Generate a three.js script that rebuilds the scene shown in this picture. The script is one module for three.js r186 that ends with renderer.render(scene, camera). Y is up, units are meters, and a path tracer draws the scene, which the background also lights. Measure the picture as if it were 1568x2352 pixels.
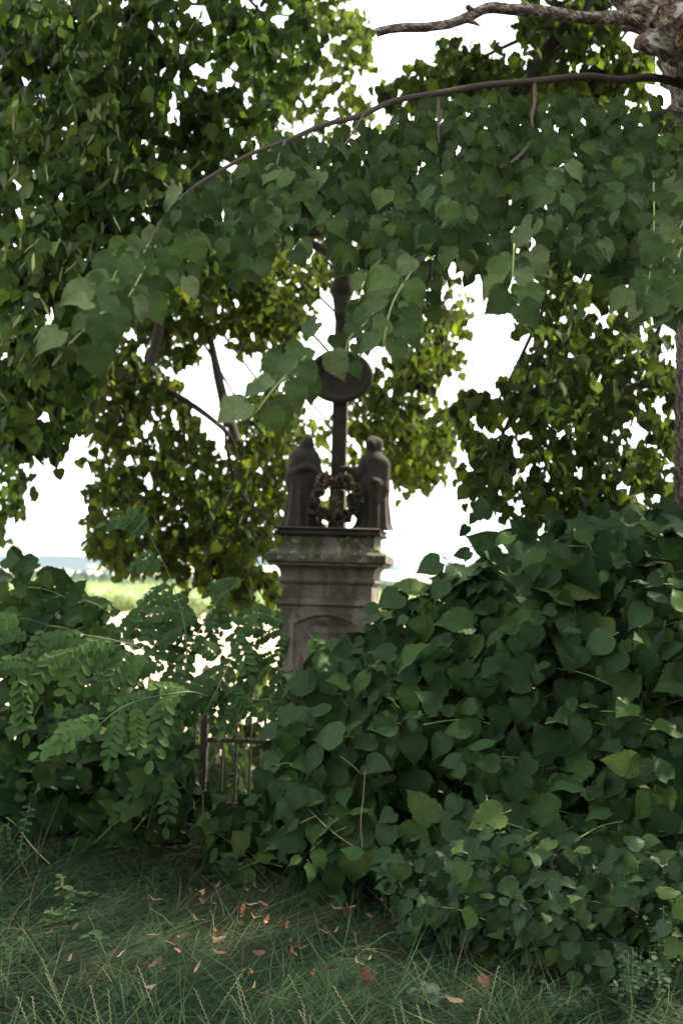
import * as THREE from 'three';
import { mergeGeometries, toCreasedNormals } from 'three/addons/utils/BufferGeometryUtils.js';
import { RoundedBoxGeometry } from 'three/addons/geometries/RoundedBoxGeometry.js';
import { FontLoader } from 'three/addons/loaders/FontLoader.js';
import { TextGeometry } from 'three/addons/geometries/TextGeometry.js';
import { ImprovedNoise } from 'three/addons/math/ImprovedNoise.js';

/* ------------------------------------------------ camera, sky, sun, exposure */
const scene = new THREE.Scene();
const renderer = new THREE.WebGLRenderer({ antialias: true });
renderer.toneMapping = THREE.LinearToneMapping;
renderer.toneMappingExposure = 3.3;
renderer.shadowMap.enabled = true;

const FOV = 39.6, TY = Math.tan(FOV * Math.PI / 360), ASPECT = 682 / 1024;
const camera = new THREE.PerspectiveCamera(FOV, ASPECT, 0.05, 16000);
camera.position.set(0, 1.65, 0);
camera.rotation.order = 'YXZ';
camera.rotation.set(2.96 * Math.PI / 180, 0, 1.6 * Math.PI / 180);
camera.focus = 5.2;
camera.userData.fStop = 3.2;
camera.updateMatrixWorld(true);
scene.add(camera);

const SUN = new THREE.Vector3(0.55, 0.78, -0.36).normalize();
const sun = new THREE.DirectionalLight(0xfff1d8, 5.0);
sun.position.copy(SUN).multiplyScalar(60).add(new THREE.Vector3(0, 0, -12));
sun.target.position.set(0, 0, -12);
sun.castShadow = true;
Object.assign(sun.shadow.camera, { left: -30, right: 30, top: 30, bottom: -30, near: 1, far: 140 });
sun.shadow.mapSize.set(4096, 4096);
scene.add(sun, sun.target);

const noise = new ImprovedNoise();
const N3 = (x, y, z) => noise.noise(x, y, z);
const fbm = (x, y, z, o = 4) => { let s = 0, a = 0.5, f = 1; for (let i = 0; i < o; i++) { s += a * N3(x * f, y * f, z * f + i * 7.3); a *= 0.5; f *= 2.03; } return s; };
const clamp = (x, a = 0, b = 1) => Math.min(b, Math.max(a, x));
const sstep = (a, b, x) => { const t = clamp((x - a) / (b - a)); return t * t * (3 - 2 * t); };
const lerp = (a, b, t) => a + (b - a) * t;

{ // a bright summer sky: milky horizon, broken white cloud, blue between
  const W = 1024, H = 512, d = new Float32Array(W * H * 4);
  for (let j = 0; j < H; j++) for (let i = 0; i < W; i++) {
    const el = ((j + 0.5) / H - 0.5) * Math.PI, az = ((i + 0.5) / W - 0.5) * 2 * Math.PI;
    const x = Math.cos(el) * Math.cos(az), y = Math.sin(el), z = Math.cos(el) * Math.sin(az);
    const h = Math.max(y, 0), k = Math.pow(h, 0.5);
    let r = lerp(1.22, 0.56, k), g = lerp(1.22, 0.66, k), b = lerp(1.22, 0.84, k);
    const s = 1 / (h + 0.22), c = sstep(-0.34, 0.04, fbm(x * s * 1.1 + 3.1, z * s * 1.1 - 1.7, y * 2, 5));
    const w = lerp(1.35, 1.15, fbm(x * s * 2.3, z * s * 2.3, 5, 3) + 0.5);
    r = lerp(r, w, c * 0.92); g = lerp(g, w, c * 0.92); b = lerp(b, w * 0.98, c * 0.92);
    if (y < 0) { r = 0.24; g = 0.22; b = 0.16; }
    const o = (j * W + i) * 4; d[o] = r; d[o + 1] = g; d[o + 2] = b; d[o + 3] = 1;
  }
  const t = new THREE.DataTexture(d, W, H, THREE.RGBAFormat, THREE.FloatType);
  t.mapping = THREE.EquirectangularReflectionMapping; t.magFilter = t.minFilter = THREE.LinearFilter; t.needsUpdate = true;
  scene.background = t; scene.environment = t;
}
scene.fog = new THREE.FogExp2(new THREE.Color(0.36, 0.6, 1.0), 0.000024);

/* ------------------------------------------------ helpers */
function rng(seed) { let a = seed >>> 0; return () => { a = (a + 0x6D2B79F5) >>> 0; let t = a; t = Math.imul(t ^ (t >>> 15), t | 1); t ^= t + Math.imul(t ^ (t >>> 7), t | 61); return ((t ^ (t >>> 14)) >>> 0) / 4294967296; }; }
const V = (x, y, z) => new THREE.Vector3(x, y, z);
// a place given by where it stands in the 1568 x 2352 view and its distance in metres along the view axis
const at = (px, py, d) => V((px / 784 - 1) * TY * (1568 / 2352) * d, (1 - py / 1176) * TY * d, -d).applyMatrix4(camera.matrixWorld);
const M = TY * 2 / 2352;                              // metres per view unit at 1 m
const used = {};
const numbered = (n) => { const k = used[n] = (used[n] ?? -1) + 1; return k ? `${n}_${String(k).padStart(3, '0')}` : n; };
function tag(o, label, category, group, kind) {
  if (label) o.userData.label = label;
  if (category) o.userData.category = category;
  if (group) o.userData.group = group;
  if (kind) o.userData.kind = kind;
  return o;
}
function thing(name, base, label, category, group) {
  const g = new THREE.Group(); g.name = numbered(name); g.position.copy(base); scene.add(g);
  return tag(g, label, category, group);
}
function mesh(name, geometry, material, parent = scene, origin = null) {
  const m = new THREE.Mesh(geometry, material); m.name = parent === scene ? numbered(name) : name;
  m.castShadow = m.receiveShadow = true;
  if (origin) m.position.copy(origin).negate();       // geometry given in world places
  parent.add(m); return m;
}
const rgb = (r, g, b) => new THREE.Color().setRGB(r, g, b);
function tex(size, fn, srgb = false, repeat = true) {
  const d = new Uint8Array(size * size * 4);
  for (let j = 0; j < size; j++) for (let i = 0; i < size; i++) {
    const c = fn((i + 0.5) / size, (j + 0.5) / size), o = (j * size + i) * 4;
    for (let k = 0; k < 3; k++) d[o + k] = clamp(c[k]) * 255; d[o + 3] = 255;
  }
  const t = new THREE.DataTexture(d, size, size); t.magFilter = THREE.LinearFilter; t.minFilter = THREE.LinearMipmapLinearFilter; t.generateMipmaps = true;
  if (repeat) t.wrapS = t.wrapT = THREE.RepeatWrapping;
  if (srgb) t.colorSpace = THREE.SRGBColorSpace;
  t.needsUpdate = true; return t;
}
// noise that repeats over the unit square
const tn = (u, v, f, s = 0, o = 4) => {
  const F = (a, b) => fbm(a * f + s * 3.1, b * f - s * 1.7, s * 5.3 + 0.5, o) * 1.15, x = sstep(0.8, 1, u), y = sstep(0.8, 1, v);
  const row = (b) => (x > 0 ? lerp(F(u, b), F(u - 1, b), x) : F(u, b));
  return y > 0 ? lerp(row(v), row(v - 1), y) : row(v);
};
function boxUV(g, s = 1) {
  g = g.index ? g.toNonIndexed() : g; g.computeVertexNormals();
  const p = g.attributes.position, uv = new Float32Array(p.count * 2), a = V(), b = V(), c = V();
  for (let i = 0; i < p.count; i += 3) {
    a.fromBufferAttribute(p, i); b.fromBufferAttribute(p, i + 1); c.fromBufferAttribute(p, i + 2);
    const n = b.clone().sub(a).cross(c.clone().sub(a)), x = Math.abs(n.x), y = Math.abs(n.y), z = Math.abs(n.z);
    [a, b, c].forEach((q, k) => { const [u, v] = z >= x && z >= y ? [q.x, q.y] : x >= y ? [q.z + 0.37, q.y] : [q.x, q.z + 0.71]; uv[(i + k) * 2] = u * s; uv[(i + k) * 2 + 1] = v * s; });
  }
  g.setAttribute('uv', new THREE.BufferAttribute(uv, 2)); return g;
}
function tube(points, radii, sides = 8, bump = 0, seed = 0, step = 0) {
  const curve = new THREE.CatmullRomCurve3(points, false, 'centripetal'), len = curve.getLength();
  const rAvg = radii.reduce((a, b) => a + b) / radii.length, nu = Math.max(1, Math.round(rAvg * 6.28 / 0.25)), vs = rAvg * 6.28 / nu, n = Math.max(points.length * 2, Math.min(120, Math.round(len / (step || Math.max(0.03, len / 24)))));
  const fr = curve.computeFrenetFrames(n, false), pos = [], uv = [], idx = [];
  for (let i = 0; i <= n; i++) {
    const t = i / n, p = curve.getPointAt(t), f = t * (radii.length - 1), k = Math.min(radii.length - 2, Math.floor(f)), r = lerp(radii[k], radii[k + 1], f - k);
    for (let j = 0; j <= sides; j++) {
      const a = (j % sides) / sides * 2 * Math.PI, q = fr.normals[i].clone().multiplyScalar(Math.cos(a)).addScaledVector(fr.binormals[i], Math.sin(a));
      const rr = r * (1 + bump * (fbm(p.x * 9 + q.x * (1.3 + r * 14) + seed, p.y * 9 + q.y * (1.3 + r * 14), p.z * 9 + q.z * (1.3 + r * 14), 4)));
      pos.push(p.x + q.x * rr, p.y + q.y * rr, p.z + q.z * rr); uv.push(j / sides * nu, t * len / vs);
    }
  }
  for (let i = 0; i < n; i++) for (let j = 0; j < sides; j++) { const a = i * (sides + 1) + j, b = a + sides + 1; idx.push(a, b, a + 1, b, b + 1, a + 1); }
  for (const [row, flip] of [[0, false], [n, true]]) {   // end caps
    const c = curve.getPointAt(row ? 1 : 0), k = pos.length / 3; pos.push(c.x, c.y, c.z); uv.push(0.5, row ? len / vs : 0);
    for (let j = 0; j < sides; j++) { const a = row * (sides + 1) + j; flip ? idx.push(k, a, a + 1) : idx.push(k, a + 1, a); }
  }
  const g = new THREE.BufferGeometry();
  g.setAttribute('position', new THREE.Float32BufferAttribute(pos, 3)); g.setAttribute('uv', new THREE.Float32BufferAttribute(uv, 2)); g.setIndex(idx);
  g.computeVertexNormals(); return g;
}
const inside = (poly, x, y) => { let c = false; for (let i = 0, j = poly.length - 1; i < poly.length; j = i++) { const [xi, yi] = poly[i], [xj, yj] = poly[j]; if ((yi > y) !== (yj > y) && x < (xj - xi) * (y - yi) / (yj - yi) + xi) c = !c; } return c; };
const along = (tab, x) => { let i = 0; while (i < tab.length - 2 && x > tab[i + 1][0]) i++; const [a, b] = [tab[i], tab[i + 1]]; return lerp(a[1], b[1], clamp((x - a[0]) / (b[0] - a[0]))); };

/* ------------------------------------------------ materials */
const leafMap = tex(256, (u, v) => {                  // midrib, side veins and mottling of a linden leaf (u across, v from tip 0 to base 1)
  const x = Math.abs(u - 0.5) * 2, m = 1 - sstep(0.008, 0.03, x);
  const q = (v - x * 0.8) * 6.5, f = Math.abs(q - Math.round(q)), s = (1 - sstep(0.02, 0.11, f)) * 0.42 * (1 - x * 0.5);
  const c = Math.abs((x * 14 + Math.sin(v * 40) * 0.4) % 1 - 0.5) < 0.07 ? 0.14 : 0;
  const k = clamp(Math.max(m, s, c)), t = 0.74 + tn(u, v, 5, 1) * 0.34 + tn(u, v, 22, 4, 2) * 0.16;
  return [t * lerp(0.92, 1.25, k), t * lerp(0.92, 1.12, k), t * lerp(0.92, 1.0, k)];
}, false, false);
const leafBump = tex(256, (u, v) => {
  const x = Math.abs(u - 0.5) * 2, q = (v - x * 0.8) * 6.5, f = Math.abs(q - Math.round(q)) * 2;
  const h = Math.min(sstep(0, 0.06, x), sstep(0, 0.55, f)) * 0.8 + tn(u, v, 24, 2, 2) * 0.2;
  return [h, h, h];
}, false, false);
function leafMat(r, g, b, through = 0.42, coat = 0.1, map = leafMap, bump = leafBump) {
  return new THREE.MeshPhysicalMaterial({ color: rgb(r, g, b), map, bumpMap: bump, bumpScale: 0.0006, roughness: 1, transmission: through, thickness: 0, clearcoat: coat, clearcoatRoughness: 0.42, side: THREE.DoubleSide, specularIntensity: 0.18 });
}
const frontLeafMats = [leafMat(0.072, 0.122, 0.033, 0.26), leafMat(0.088, 0.142, 0.036, 0.26), leafMat(0.052, 0.092, 0.028, 0.26), leafMat(0.066, 0.112, 0.032, 0.26), leafMat(0.13, 0.172, 0.066, 0.26)];
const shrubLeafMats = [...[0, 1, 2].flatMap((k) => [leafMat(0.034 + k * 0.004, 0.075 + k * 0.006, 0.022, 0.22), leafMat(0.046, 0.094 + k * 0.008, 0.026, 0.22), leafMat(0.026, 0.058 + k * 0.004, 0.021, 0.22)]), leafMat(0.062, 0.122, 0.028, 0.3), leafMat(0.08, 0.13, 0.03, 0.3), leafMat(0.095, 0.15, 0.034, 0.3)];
const rearLeafMats = [leafMat(0.075, 0.105, 0.02, 0.55, 0.06), leafMat(0.1, 0.125, 0.022, 0.55, 0.06), leafMat(0.055, 0.08, 0.018, 0.55, 0.06), leafMat(0.21, 0.25, 0.03, 0.66, 0.06)];
const rearLeafStuff = leafMat(1, 1, 1, 0.68, 0.04), frontLeafStuff = leafMat(1, 1, 1), shrubLeafStuff = new THREE.MeshPhysicalMaterial({ map: leafMap, roughness: 1, specularIntensity: 0.2, side: THREE.DoubleSide, clearcoat: 0.12, clearcoatRoughness: 0.42 });
const shadeLeaf = new THREE.MeshStandardMaterial({ roughness: 1, side: THREE.DoubleSide });
const bractMat = leafMat(0.27, 0.31, 0.13, 0.45, 0.1);
const leafletMap = tex(64, (u, v) => { const m = 1 - sstep(0.01, 0.06, Math.abs(u - 0.5)), t = 0.82 + tn(u, v, 4, 3) * 0.3; return [t * (1 + m * 0.25), t * (1 + m * 0.15), t]; }, false, false);
const robiniaMats = [leafMat(0.066, 0.132, 0.036, 0.35, 0.04, leafletMap, null), leafMat(0.052, 0.108, 0.032, 0.35, 0.04, leafletMap, null), leafMat(0.08, 0.155, 0.04, 0.35, 0.04, leafletMap, null)];
const robiniaStuff = leafMat(1, 1, 1, 0.4, 0.12, leafletMap, null);

const barkMap = tex(512, (u, v) => {
  const f = tn(u, v, 14, 2, 4), l = sstep(0.02, 0.2, tn(u, v, 5, 9, 4)), t = 0.5 + f * 0.9 + tn(u, v, 40, 5, 2) * 0.3, y = sstep(0.16, 0.24, tn(u, v, 9, 30, 3));
  let c = [0.15 * t, 0.092 * t, 0.07 * t]; const li = [0.27 * (0.6 + t * 0.7), 0.25 * (0.6 + t * 0.7), 0.215 * (0.6 + t * 0.7)];
  c = c.map((x, k) => lerp(x, li[k], l * 0.85)); return [lerp(c[0], 0.3, y * 0.4), lerp(c[1], 0.2, y * 0.4), lerp(c[2], 0.05, y * 0.4)];
});
const barkBump = tex(512, (u, v) => { const h = 0.5 + tn(u, v, 16, 2, 5) * 0.9; return [h, h, h]; });
const lichenBark = new THREE.MeshStandardMaterial({ map: barkMap, bumpMap: barkBump, bumpScale: 0.012, roughness: 0.95 });
const barkMap2 = tex(256, (u, v) => { const t = 0.6 + tn(u, v * 0.3, 20, 2, 4) * 0.9; return [0.055 * t, 0.038 * t, 0.028 * t]; });
const darkBark = new THREE.MeshStandardMaterial({ map: barkMap2, bumpMap: barkBump, bumpScale: 0.008, roughness: 0.9 });
const twigMat = new THREE.MeshStandardMaterial({ color: rgb(0.075, 0.046, 0.03), roughness: 0.7 });
const shootMat = new THREE.MeshStandardMaterial({ color: rgb(0.20, 0.25, 0.07), roughness: 0.6 });
const dryMat = new THREE.MeshStandardMaterial({ color: rgb(0.34, 0.28, 0.19), roughness: 0.9 });
const twigGrey = new THREE.MeshStandardMaterial({ color: rgb(0.22, 0.17, 0.13), roughness: 0.9 });

const stoneTex = (moss) => tex(512, (u, v) => {
  const a = 0.62 + tn(u, v, 4, 1, 5) * 0.55 + tn(u, v, 60, 3, 2) * 0.28, st = sstep(0.0, 0.24, tn(u, v * 0.25, 7, 11, 4)), gr = sstep(moss ? -0.3 : 0.12, moss ? 0.06 : 0.4, tn(u, v, 6, 21, 5)), li = sstep(0.2, 0.26, tn(u, v, 22, 33, 3));
  let c = [0.235 * a, 0.2 * a, 0.165 * a];
  c = c.map((x, k) => lerp(x, [0.065, 0.047, 0.038][k], st * 0.75)); c = c.map((x, k) => lerp(x, [0.082 * a, 0.092 * a, 0.042 * a][k], gr * 0.85));
  return c.map((x, k) => lerp(x, [0.3, 0.33, 0.28][k], li * (moss ? 0.55 : 0.1)));
});
const stoneBump = tex(512, (u, v) => { const h = 0.5 + tn(u, v, 30, 4, 4) * 0.6 + tn(u, v, 6, 8, 3) * 0.4; return [h, h, h]; });
const stone = new THREE.MeshStandardMaterial({ map: stoneTex(false), bumpMap: stoneBump, bumpScale: 0.004, roughness: 0.95 });
const mossStone = new THREE.MeshStandardMaterial({ map: stoneTex(true), bumpMap: stoneBump, bumpScale: 0.006, roughness: 1 });
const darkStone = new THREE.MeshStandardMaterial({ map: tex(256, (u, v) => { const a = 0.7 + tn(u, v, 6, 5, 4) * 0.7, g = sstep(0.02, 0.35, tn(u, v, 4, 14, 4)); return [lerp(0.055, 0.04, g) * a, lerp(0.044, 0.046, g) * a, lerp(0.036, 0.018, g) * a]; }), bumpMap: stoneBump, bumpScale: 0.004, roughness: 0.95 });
const rust = new THREE.MeshStandardMaterial({ map: tex(128, (u, v) => { const a = 0.7 + tn(u, v, 9, 5, 4) * 0.8; return [0.05 * a, 0.034 * a, 0.028 * a]; }), roughness: 0.85, metalness: 0.1 });

/* ------------------------------------------------ ground, fields, hills */
const soilMap = tex(512, (u, v) => { const a = 0.6 + tn(u, v, 8, 3, 5) * 0.8 + tn(u, v, 60, 7, 2) * 0.4, g = sstep(-0.1, 0.2, tn(u, v, 10, 17, 4)); return [lerp(0.05, 0.03, g) * a, lerp(0.04, 0.04, g) * a, lerp(0.026, 0.02, g) * a]; });
const groundY = (x, z) => 0.05 * fbm(x * 0.5, z * 0.5, 3, 3) * sstep(16, 12, -z) + 0.10 * Math.exp(-((x + 1.45) ** 2 + (z + 8.2) ** 2) / 0.5);
function sheet(x0, x1, z0, z1, nx, nz, h, uvs) {
  const pos = [], uv = [], idx = [];
  for (let j = 0; j <= nz; j++) for (let i = 0; i <= nx; i++) { const x = lerp(x0, x1, i / nx), z = lerp(z0, z1, j / nz); pos.push(x, h(x, z), z); uv.push(x * uvs, z * uvs); }
  for (let j = 0; j < nz; j++) for (let i = 0; i < nx; i++) { const a = j * (nx + 1) + i, b = a + nx + 1; idx.push(a, a + 1, b, b, a + 1, b + 1); }
  const g = new THREE.BufferGeometry(); g.setAttribute('position', new THREE.Float32BufferAttribute(pos, 3)); g.setAttribute('uv', new THREE.Float32BufferAttribute(uv, 2)); g.setIndex(idx); g.computeVertexNormals(); return g;
}
tag(mesh('ground', sheet(-90, 90, 80, -13.5, 180, 120, groundY, 0.7), new THREE.MeshStandardMaterial({ map: soilMap, bumpMap: soilMap, bumpScale: 0.02, roughness: 1 })), 'shaded grassy verge in front of the wayside cross', 'ground', null, 'structure');
const stubbleMap = tex(512, (u, v) => { const a = 0.75 + tn(u, v, 10, 2, 4) * 0.4 + tn(u * 4 % 1, v, 50, 6, 2) * 0.35, r = 0.9 + 0.12 * Math.sin(u * 2 * Math.PI * 24); return [0.56 * a * r, 0.43 * a * r, 0.275 * a * r]; });
tag(mesh('stubble_field', sheet(-160, 160, -13.5, -75, 40, 20, () => -0.004, 0.25), new THREE.MeshStandardMaterial({ map: stubbleMap, roughness: 1 })), 'sunlit cream stubble field behind the wayside cross', 'field', null, 'structure');
const meadowMap = tex(256, (u, v) => { const a = 0.75 + tn(u, v, 9, 2, 5) * 0.7; return [0.22 * a, 0.24 * a, 0.075 * a]; });
tag(mesh('meadow', sheet(-900, 900, -75, -420, 30, 12, (x, z) => -0.01 - 0.004 * Math.max(0, -z - 150), 0.02), new THREE.MeshStandardMaterial({ map: meadowMap, roughness: 1 })), 'pale green meadow between the stubble field and the distant woods', 'meadow', null, 'structure');
const hillH = (x, z) => {
  const d = -z; const dip = -1.2 - 6 * sstep(420, 900, d);
  return dip + sstep(1700, 5200, d) * 44 * (0.7 + 0.8 * fbm(x / 1800 + 2, z / 2400, 1, 3)) + sstep(4800, 8800, d) * (150 + 60 * fbm(x / 3000 + 5, z / 3000, 4, 3) - x * 0.02);
};
const hillCol = (x, z) => {
  const cx = x / 480 + fbm(x / 800, z / 800, 2, 2) * 1.5, cz = z / 330 + fbm(x / 600, z / 1000, 8, 2) * 1.2, k = Math.abs(Math.sin(Math.floor(cx) * 127.1 + Math.floor(cz) * 311.7) * 43758.5453) % 1;
  const forest = fbm(x / 1300 + 9, z / 760, 6, 4) + sstep(4600, 6800, -z) * 0.12 > 0.06;
  return forest ? [0.02, 0.034, 0.022] : k < 0.4 ? [0.5, 0.4, 0.25] : k < 0.75 ? [0.17, 0.2, 0.07] : [0.38, 0.33, 0.16];
};
function hillSheet(z0, z1, nx, nz, w0, w1) {
  const pos = [], col = [], idx = [];
  for (let j = 0; j <= nz; j++) for (let i = 0; i <= nx; i++) { const z = lerp(z0, z1, j / nz), w = lerp(w0, w1, j / nz), x = lerp(-w, w, i / nx); pos.push(x, hillH(x, z), z); col.push(...hillCol(x, z)); }
  for (let j = 0; j < nz; j++) for (let i = 0; i < nx; i++) { const a = j * (nx + 1) + i, b = a + nx + 1; idx.push(a, a + 1, b, b, a + 1, b + 1); }
  const g = new THREE.BufferGeometry(); g.setAttribute('position', new THREE.Float32BufferAttribute(pos, 3)); g.setAttribute('color', new THREE.Float32BufferAttribute(col, 3)); g.setIndex(idx); g.computeVertexNormals(); return g;
}
tag(mesh('hills', hillSheet(-420, -9400, 220, 170, 900, 5200), new THREE.MeshStandardMaterial({ vertexColors: true, roughness: 1 })), 'hazy blue hills with fields and woods on the horizon', 'hills', null, 'structure');

function blades(n, len, width, bend, spread, seed, segs = 3, comb = 0) {          // a tuft of bent grass blades
  const r = rng(seed), pos = [], uv = [], idx = [];
  for (let b = 0; b < n; b++) {
    const a = r() * 6.28, ox = (r() - 0.5) * spread, oz = (r() - 0.5) * spread, L = len * (0.55 + r() * 0.7), w = width * (0.6 + r() * 0.8), bd = bend * (0.5 + r()), dx = Math.cos(a), dz = Math.sin(a);
    const k0 = pos.length / 3;
    for (let s = 0; s <= segs; s++) {
      const t = s / segs, th = bd * t, y = L * Math.sin(Math.max(0.05, 1.35 - th)) * t * 0.9, h = L * t * Math.cos(Math.max(0.05, 1.35 - th)), ww = w * (1 - t * t * 0.95) / 2;
      const x = ox + dx * h + y * comb * (0.6 + 0.8 * t), z = oz + dz * h + y * comb * 0.45, yy = y / (1 + comb * 0.55);
      pos.push(x - dz * ww, yy, z + dx * ww, x + dz * ww, yy, z - dx * ww); uv.push(0, t, 1, t);
      if (s) { const k = k0 + s * 2; idx.push(k - 2, k - 1, k, k, k - 1, k + 1); }
    }
  }
  const g = new THREE.BufferGeometry(); g.setAttribute('position', new THREE.Float32BufferAttribute(pos, 3)); g.setAttribute('uv', new THREE.Float32BufferAttribute(uv, 2)); g.setIndex(idx); g.computeVertexNormals(); return g;
}
function instanced(name, geometry, material, list, parent, origin, kind = 'stuff') {   // list of [matrix, colour]
  const m = new THREE.InstancedMesh(geometry, material, list.length); m.name = parent === scene ? numbered(name) : name;
  list.forEach(([x, c], i) => { m.setMatrixAt(i, x); m.setColorAt(i, c); });
  if (origin) m.position.copy(origin).negate();
  m.castShadow = m.receiveShadow = true; m.userData.kind = kind; parent.add(m); return m;
}
const compose = (p, q, s) => new THREE.Matrix4().compose(p, q, typeof s === 'number' ? V(s, s, s) : s);
{ // maize
  const r = rng(5), list = [];
  for (let i = 0; i < 4200; i++) {
    const x = lerp(-70, 60, r()), edge = x > -6 ? 62 : 62 + (-6 - x) * 1.9, z = -(edge + r() ** 2 * 70);
    if (Math.abs(x) > -z * 0.3) continue;
    const s = 0.9 + r() * 0.35, t = 0.8 + r() * 0.5;
    list.push([compose(V(x, -0.02, z), new THREE.Quaternion().setFromAxisAngle(V(0, 1, 0), r() * 6.28), V(s, s, s)), rgb(0.19 * t, 0.26 * t, 0.08 * t)]);
  }
  tag(instanced('maize_crop', blades(12, 1.75, 0.085, 0.75, 0.35, 3, 4), new THREE.MeshPhysicalMaterial({ roughness: 1, transmission: 0.35, thickness: 0, side: THREE.DoubleSide }), list, scene), 'strip of light green maize beyond the stubble field', 'maize', null, 'stuff');
}
{ // woods far off
  const r = rng(8), list = [], g = new THREE.IcosahedronGeometry(1, 2), p = g.attributes.position;
  for (let i = 0; i < p.count; i++) { const k = 1 + 0.45 * fbm(p.getX(i) * 2, p.getY(i) * 2, p.getZ(i) * 2, 3); p.setXYZ(i, p.getX(i) * k, p.getY(i) * k * 1.5 + 1.1, p.getZ(i) * k); }
  g.computeVertexNormals();
  for (let i = 0; i < 2600; i++) {
    const z = -lerp(1100, 2900, r() ** 0.8), x = lerp(-1, 1, r()) * -z * 0.36;
    if (fbm(x / 260 + 3, z / 420, 4, 3) < (x > 0 ? 0.0 : -0.03)) continue;
    const s = 2.6 + r() * 2.8, t = 0.7 + r() * 0.6;
    list.push([compose(V(x, hillH(x, z) - 1, z), new THREE.Quaternion().setFromAxisAngle(V(0, 1, 0), r() * 6.28), V(s, s * (0.8 + r() * 0.7), s)), rgb(0.035 * t, 0.058 * t, 0.03 * t)]);
  }
  tag(instanced('distant_woods', g, new THREE.MeshStandardMaterial({ roughness: 1 }), list, scene), 'dark blue band of distant woods below the hills', 'woods', null, 'stuff');
}

/* ------------------------------------------------ leaves */
function lindenLeaf(seed, teeth, petiole = 0.35, curl = 0.42, fold = 0.32) {   // unit leaf: base at origin, tip at -y, face +z
  const r = rng(seed), rim = [[0.03, 0.02], [0.12, 0.085], [0.27, 0.09], [0.41, -0.02], [0.485, -0.18], [0.485, -0.35], [0.42, -0.53], [0.31, -0.69], [0.17, -0.84], [0.06, -0.95]];
  const spine = [0, 0, -0.03, -0.09, -0.2, -0.34, -0.5, -0.66, -0.82, -0.94], tip = [0.015 + (r() - 0.5) * 0.1, -1.07];
  const pos = [], uv = [], idx = [], skew = (r() - 0.5) * 0.12, cv = curl * (0.6 + r() * 0.8), fd = fold * (0.5 + r()), w1 = r() * 6.28, tw = (r() - 0.5) * 0.3;
  const put = (x, y) => {
    const wob = 0.035 * Math.sin(y * 9 + w1 + x * 3) * Math.min(1, Math.abs(x) * 4);
    const z = fd * Math.abs(x) - cv * y * y * 0.55 - Math.max(0, Math.abs(x) - 0.25) * cv * 0.9 + wob + tw * x * y;
    pos.push(x + skew * y * 0.3, y, z); uv.push(x + 0.5, clamp((y + 1.07) / 1.17)); return pos.length / 3 - 1;
  };
  const sp = spine.map((y) => put(0, y)), tp = put(...tip);
  for (const s of [1, -1]) {
    const pts = []; rim.forEach(([x, y], i) => {
      const k = 0.93 + r() * 0.13; pts.push([x * k * s, y, i]);
      if (teeth && i > 1 && i < rim.length) { const [nx, ny] = rim[i + 1] ?? [0.03, -1.02]; const mx = lerp(x, nx, 0.72), my = lerp(y, ny, 0.72), l = Math.hypot(mx, my + 0.35) || 1; pts.push([(mx + mx / l * 0.05) * s * k, my - 0.012, i]); const ax = lerp(x, nx, 0.8); pts.push([ax * 0.965 * s * k, lerp(y, ny, 0.8), i]); }
    });
    let prev = null;
    for (const [x, y, i] of pts) {
      const c = put(x, y), m = sp[i];
      if (prev) { const tri = (a, b, d) => a !== b && b !== d && a !== d && (s > 0 ? idx.push(a, d, b) : idx.push(a, b, d)); tri(prev.m, prev.c, c); tri(prev.m, c, m); }
      prev = { c, m };
    }
    s > 0 ? idx.push(prev.m, tp, prev.c) : idx.push(prev.m, prev.c, tp);
  }
  if (petiole) {
    const k = pos.length / 3, n = 3, b = (r() - 0.5) * 0.2;
    for (let i = 0; i <= n; i++) { const t = i / n; for (const s of [-1, 1]) { pos.push(s * 0.011 + b * t * t, petiole * t, -0.12 * t * t + 0.002); uv.push(0.5, 0.5); } }
    for (let i = 0; i < n; i++) { const a = k + i * 2; idx.push(a, a + 1, a + 2, a + 2, a + 1, a + 3); }
  }
  const g = new THREE.BufferGeometry(); g.setAttribute('position', new THREE.Float32BufferAttribute(pos, 3)); g.setAttribute('uv', new THREE.Float32BufferAttribute(uv, 2)); g.setIndex(idx); g.computeVertexNormals(); return g;
}
function smallLeaf(seed) {                            // the same outline with few faces, for crowns farther off
  const r = rng(seed), rim = [[0.0, 0.0], [0.3, 0.07], [0.49, -0.22], [0.38, -0.6], [0.0, -1.05]], pos = [], uv = [], idx = [], fd = 0.25, cv = 0.3;
  const put = (x, y) => { pos.push(x, y, fd * Math.abs(x) - cv * y * y * 0.5); uv.push(x + 0.5, clamp((y + 1.07) / 1.17)); return pos.length / 3 - 1; };
  const a = put(0, 0), m = put(0, -0.5), t = put(0, -1.05);
  for (const s of [1, -1]) { const q = rim.slice(1, 4).map(([x, y]) => put(x * s * (0.93 + r() * 0.14), y)); const f = [[a, m, q[0]], [q[0], m, q[1]], [q[1], m, q[2]], [q[2], m, t]]; f.forEach(([x, y, z]) => (s > 0 ? idx.push(x, y, z) : idx.push(x, z, y))); }
  const g = new THREE.BufferGeometry(); g.setAttribute('position', new THREE.Float32BufferAttribute(pos, 3)); g.setAttribute('uv', new THREE.Float32BufferAttribute(uv, 2)); g.setIndex(idx); g.computeVertexNormals(); return g;
}
const bigLeaves = [1, 2, 3, 4, 5].map((s) => lindenLeaf(s * 31, true));
const midLeaf = lindenLeaf(77, false), farLeaf = smallLeaf(9), farLeaves = [3, 4, 5].map((s) => smallLeaf(s));

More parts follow.
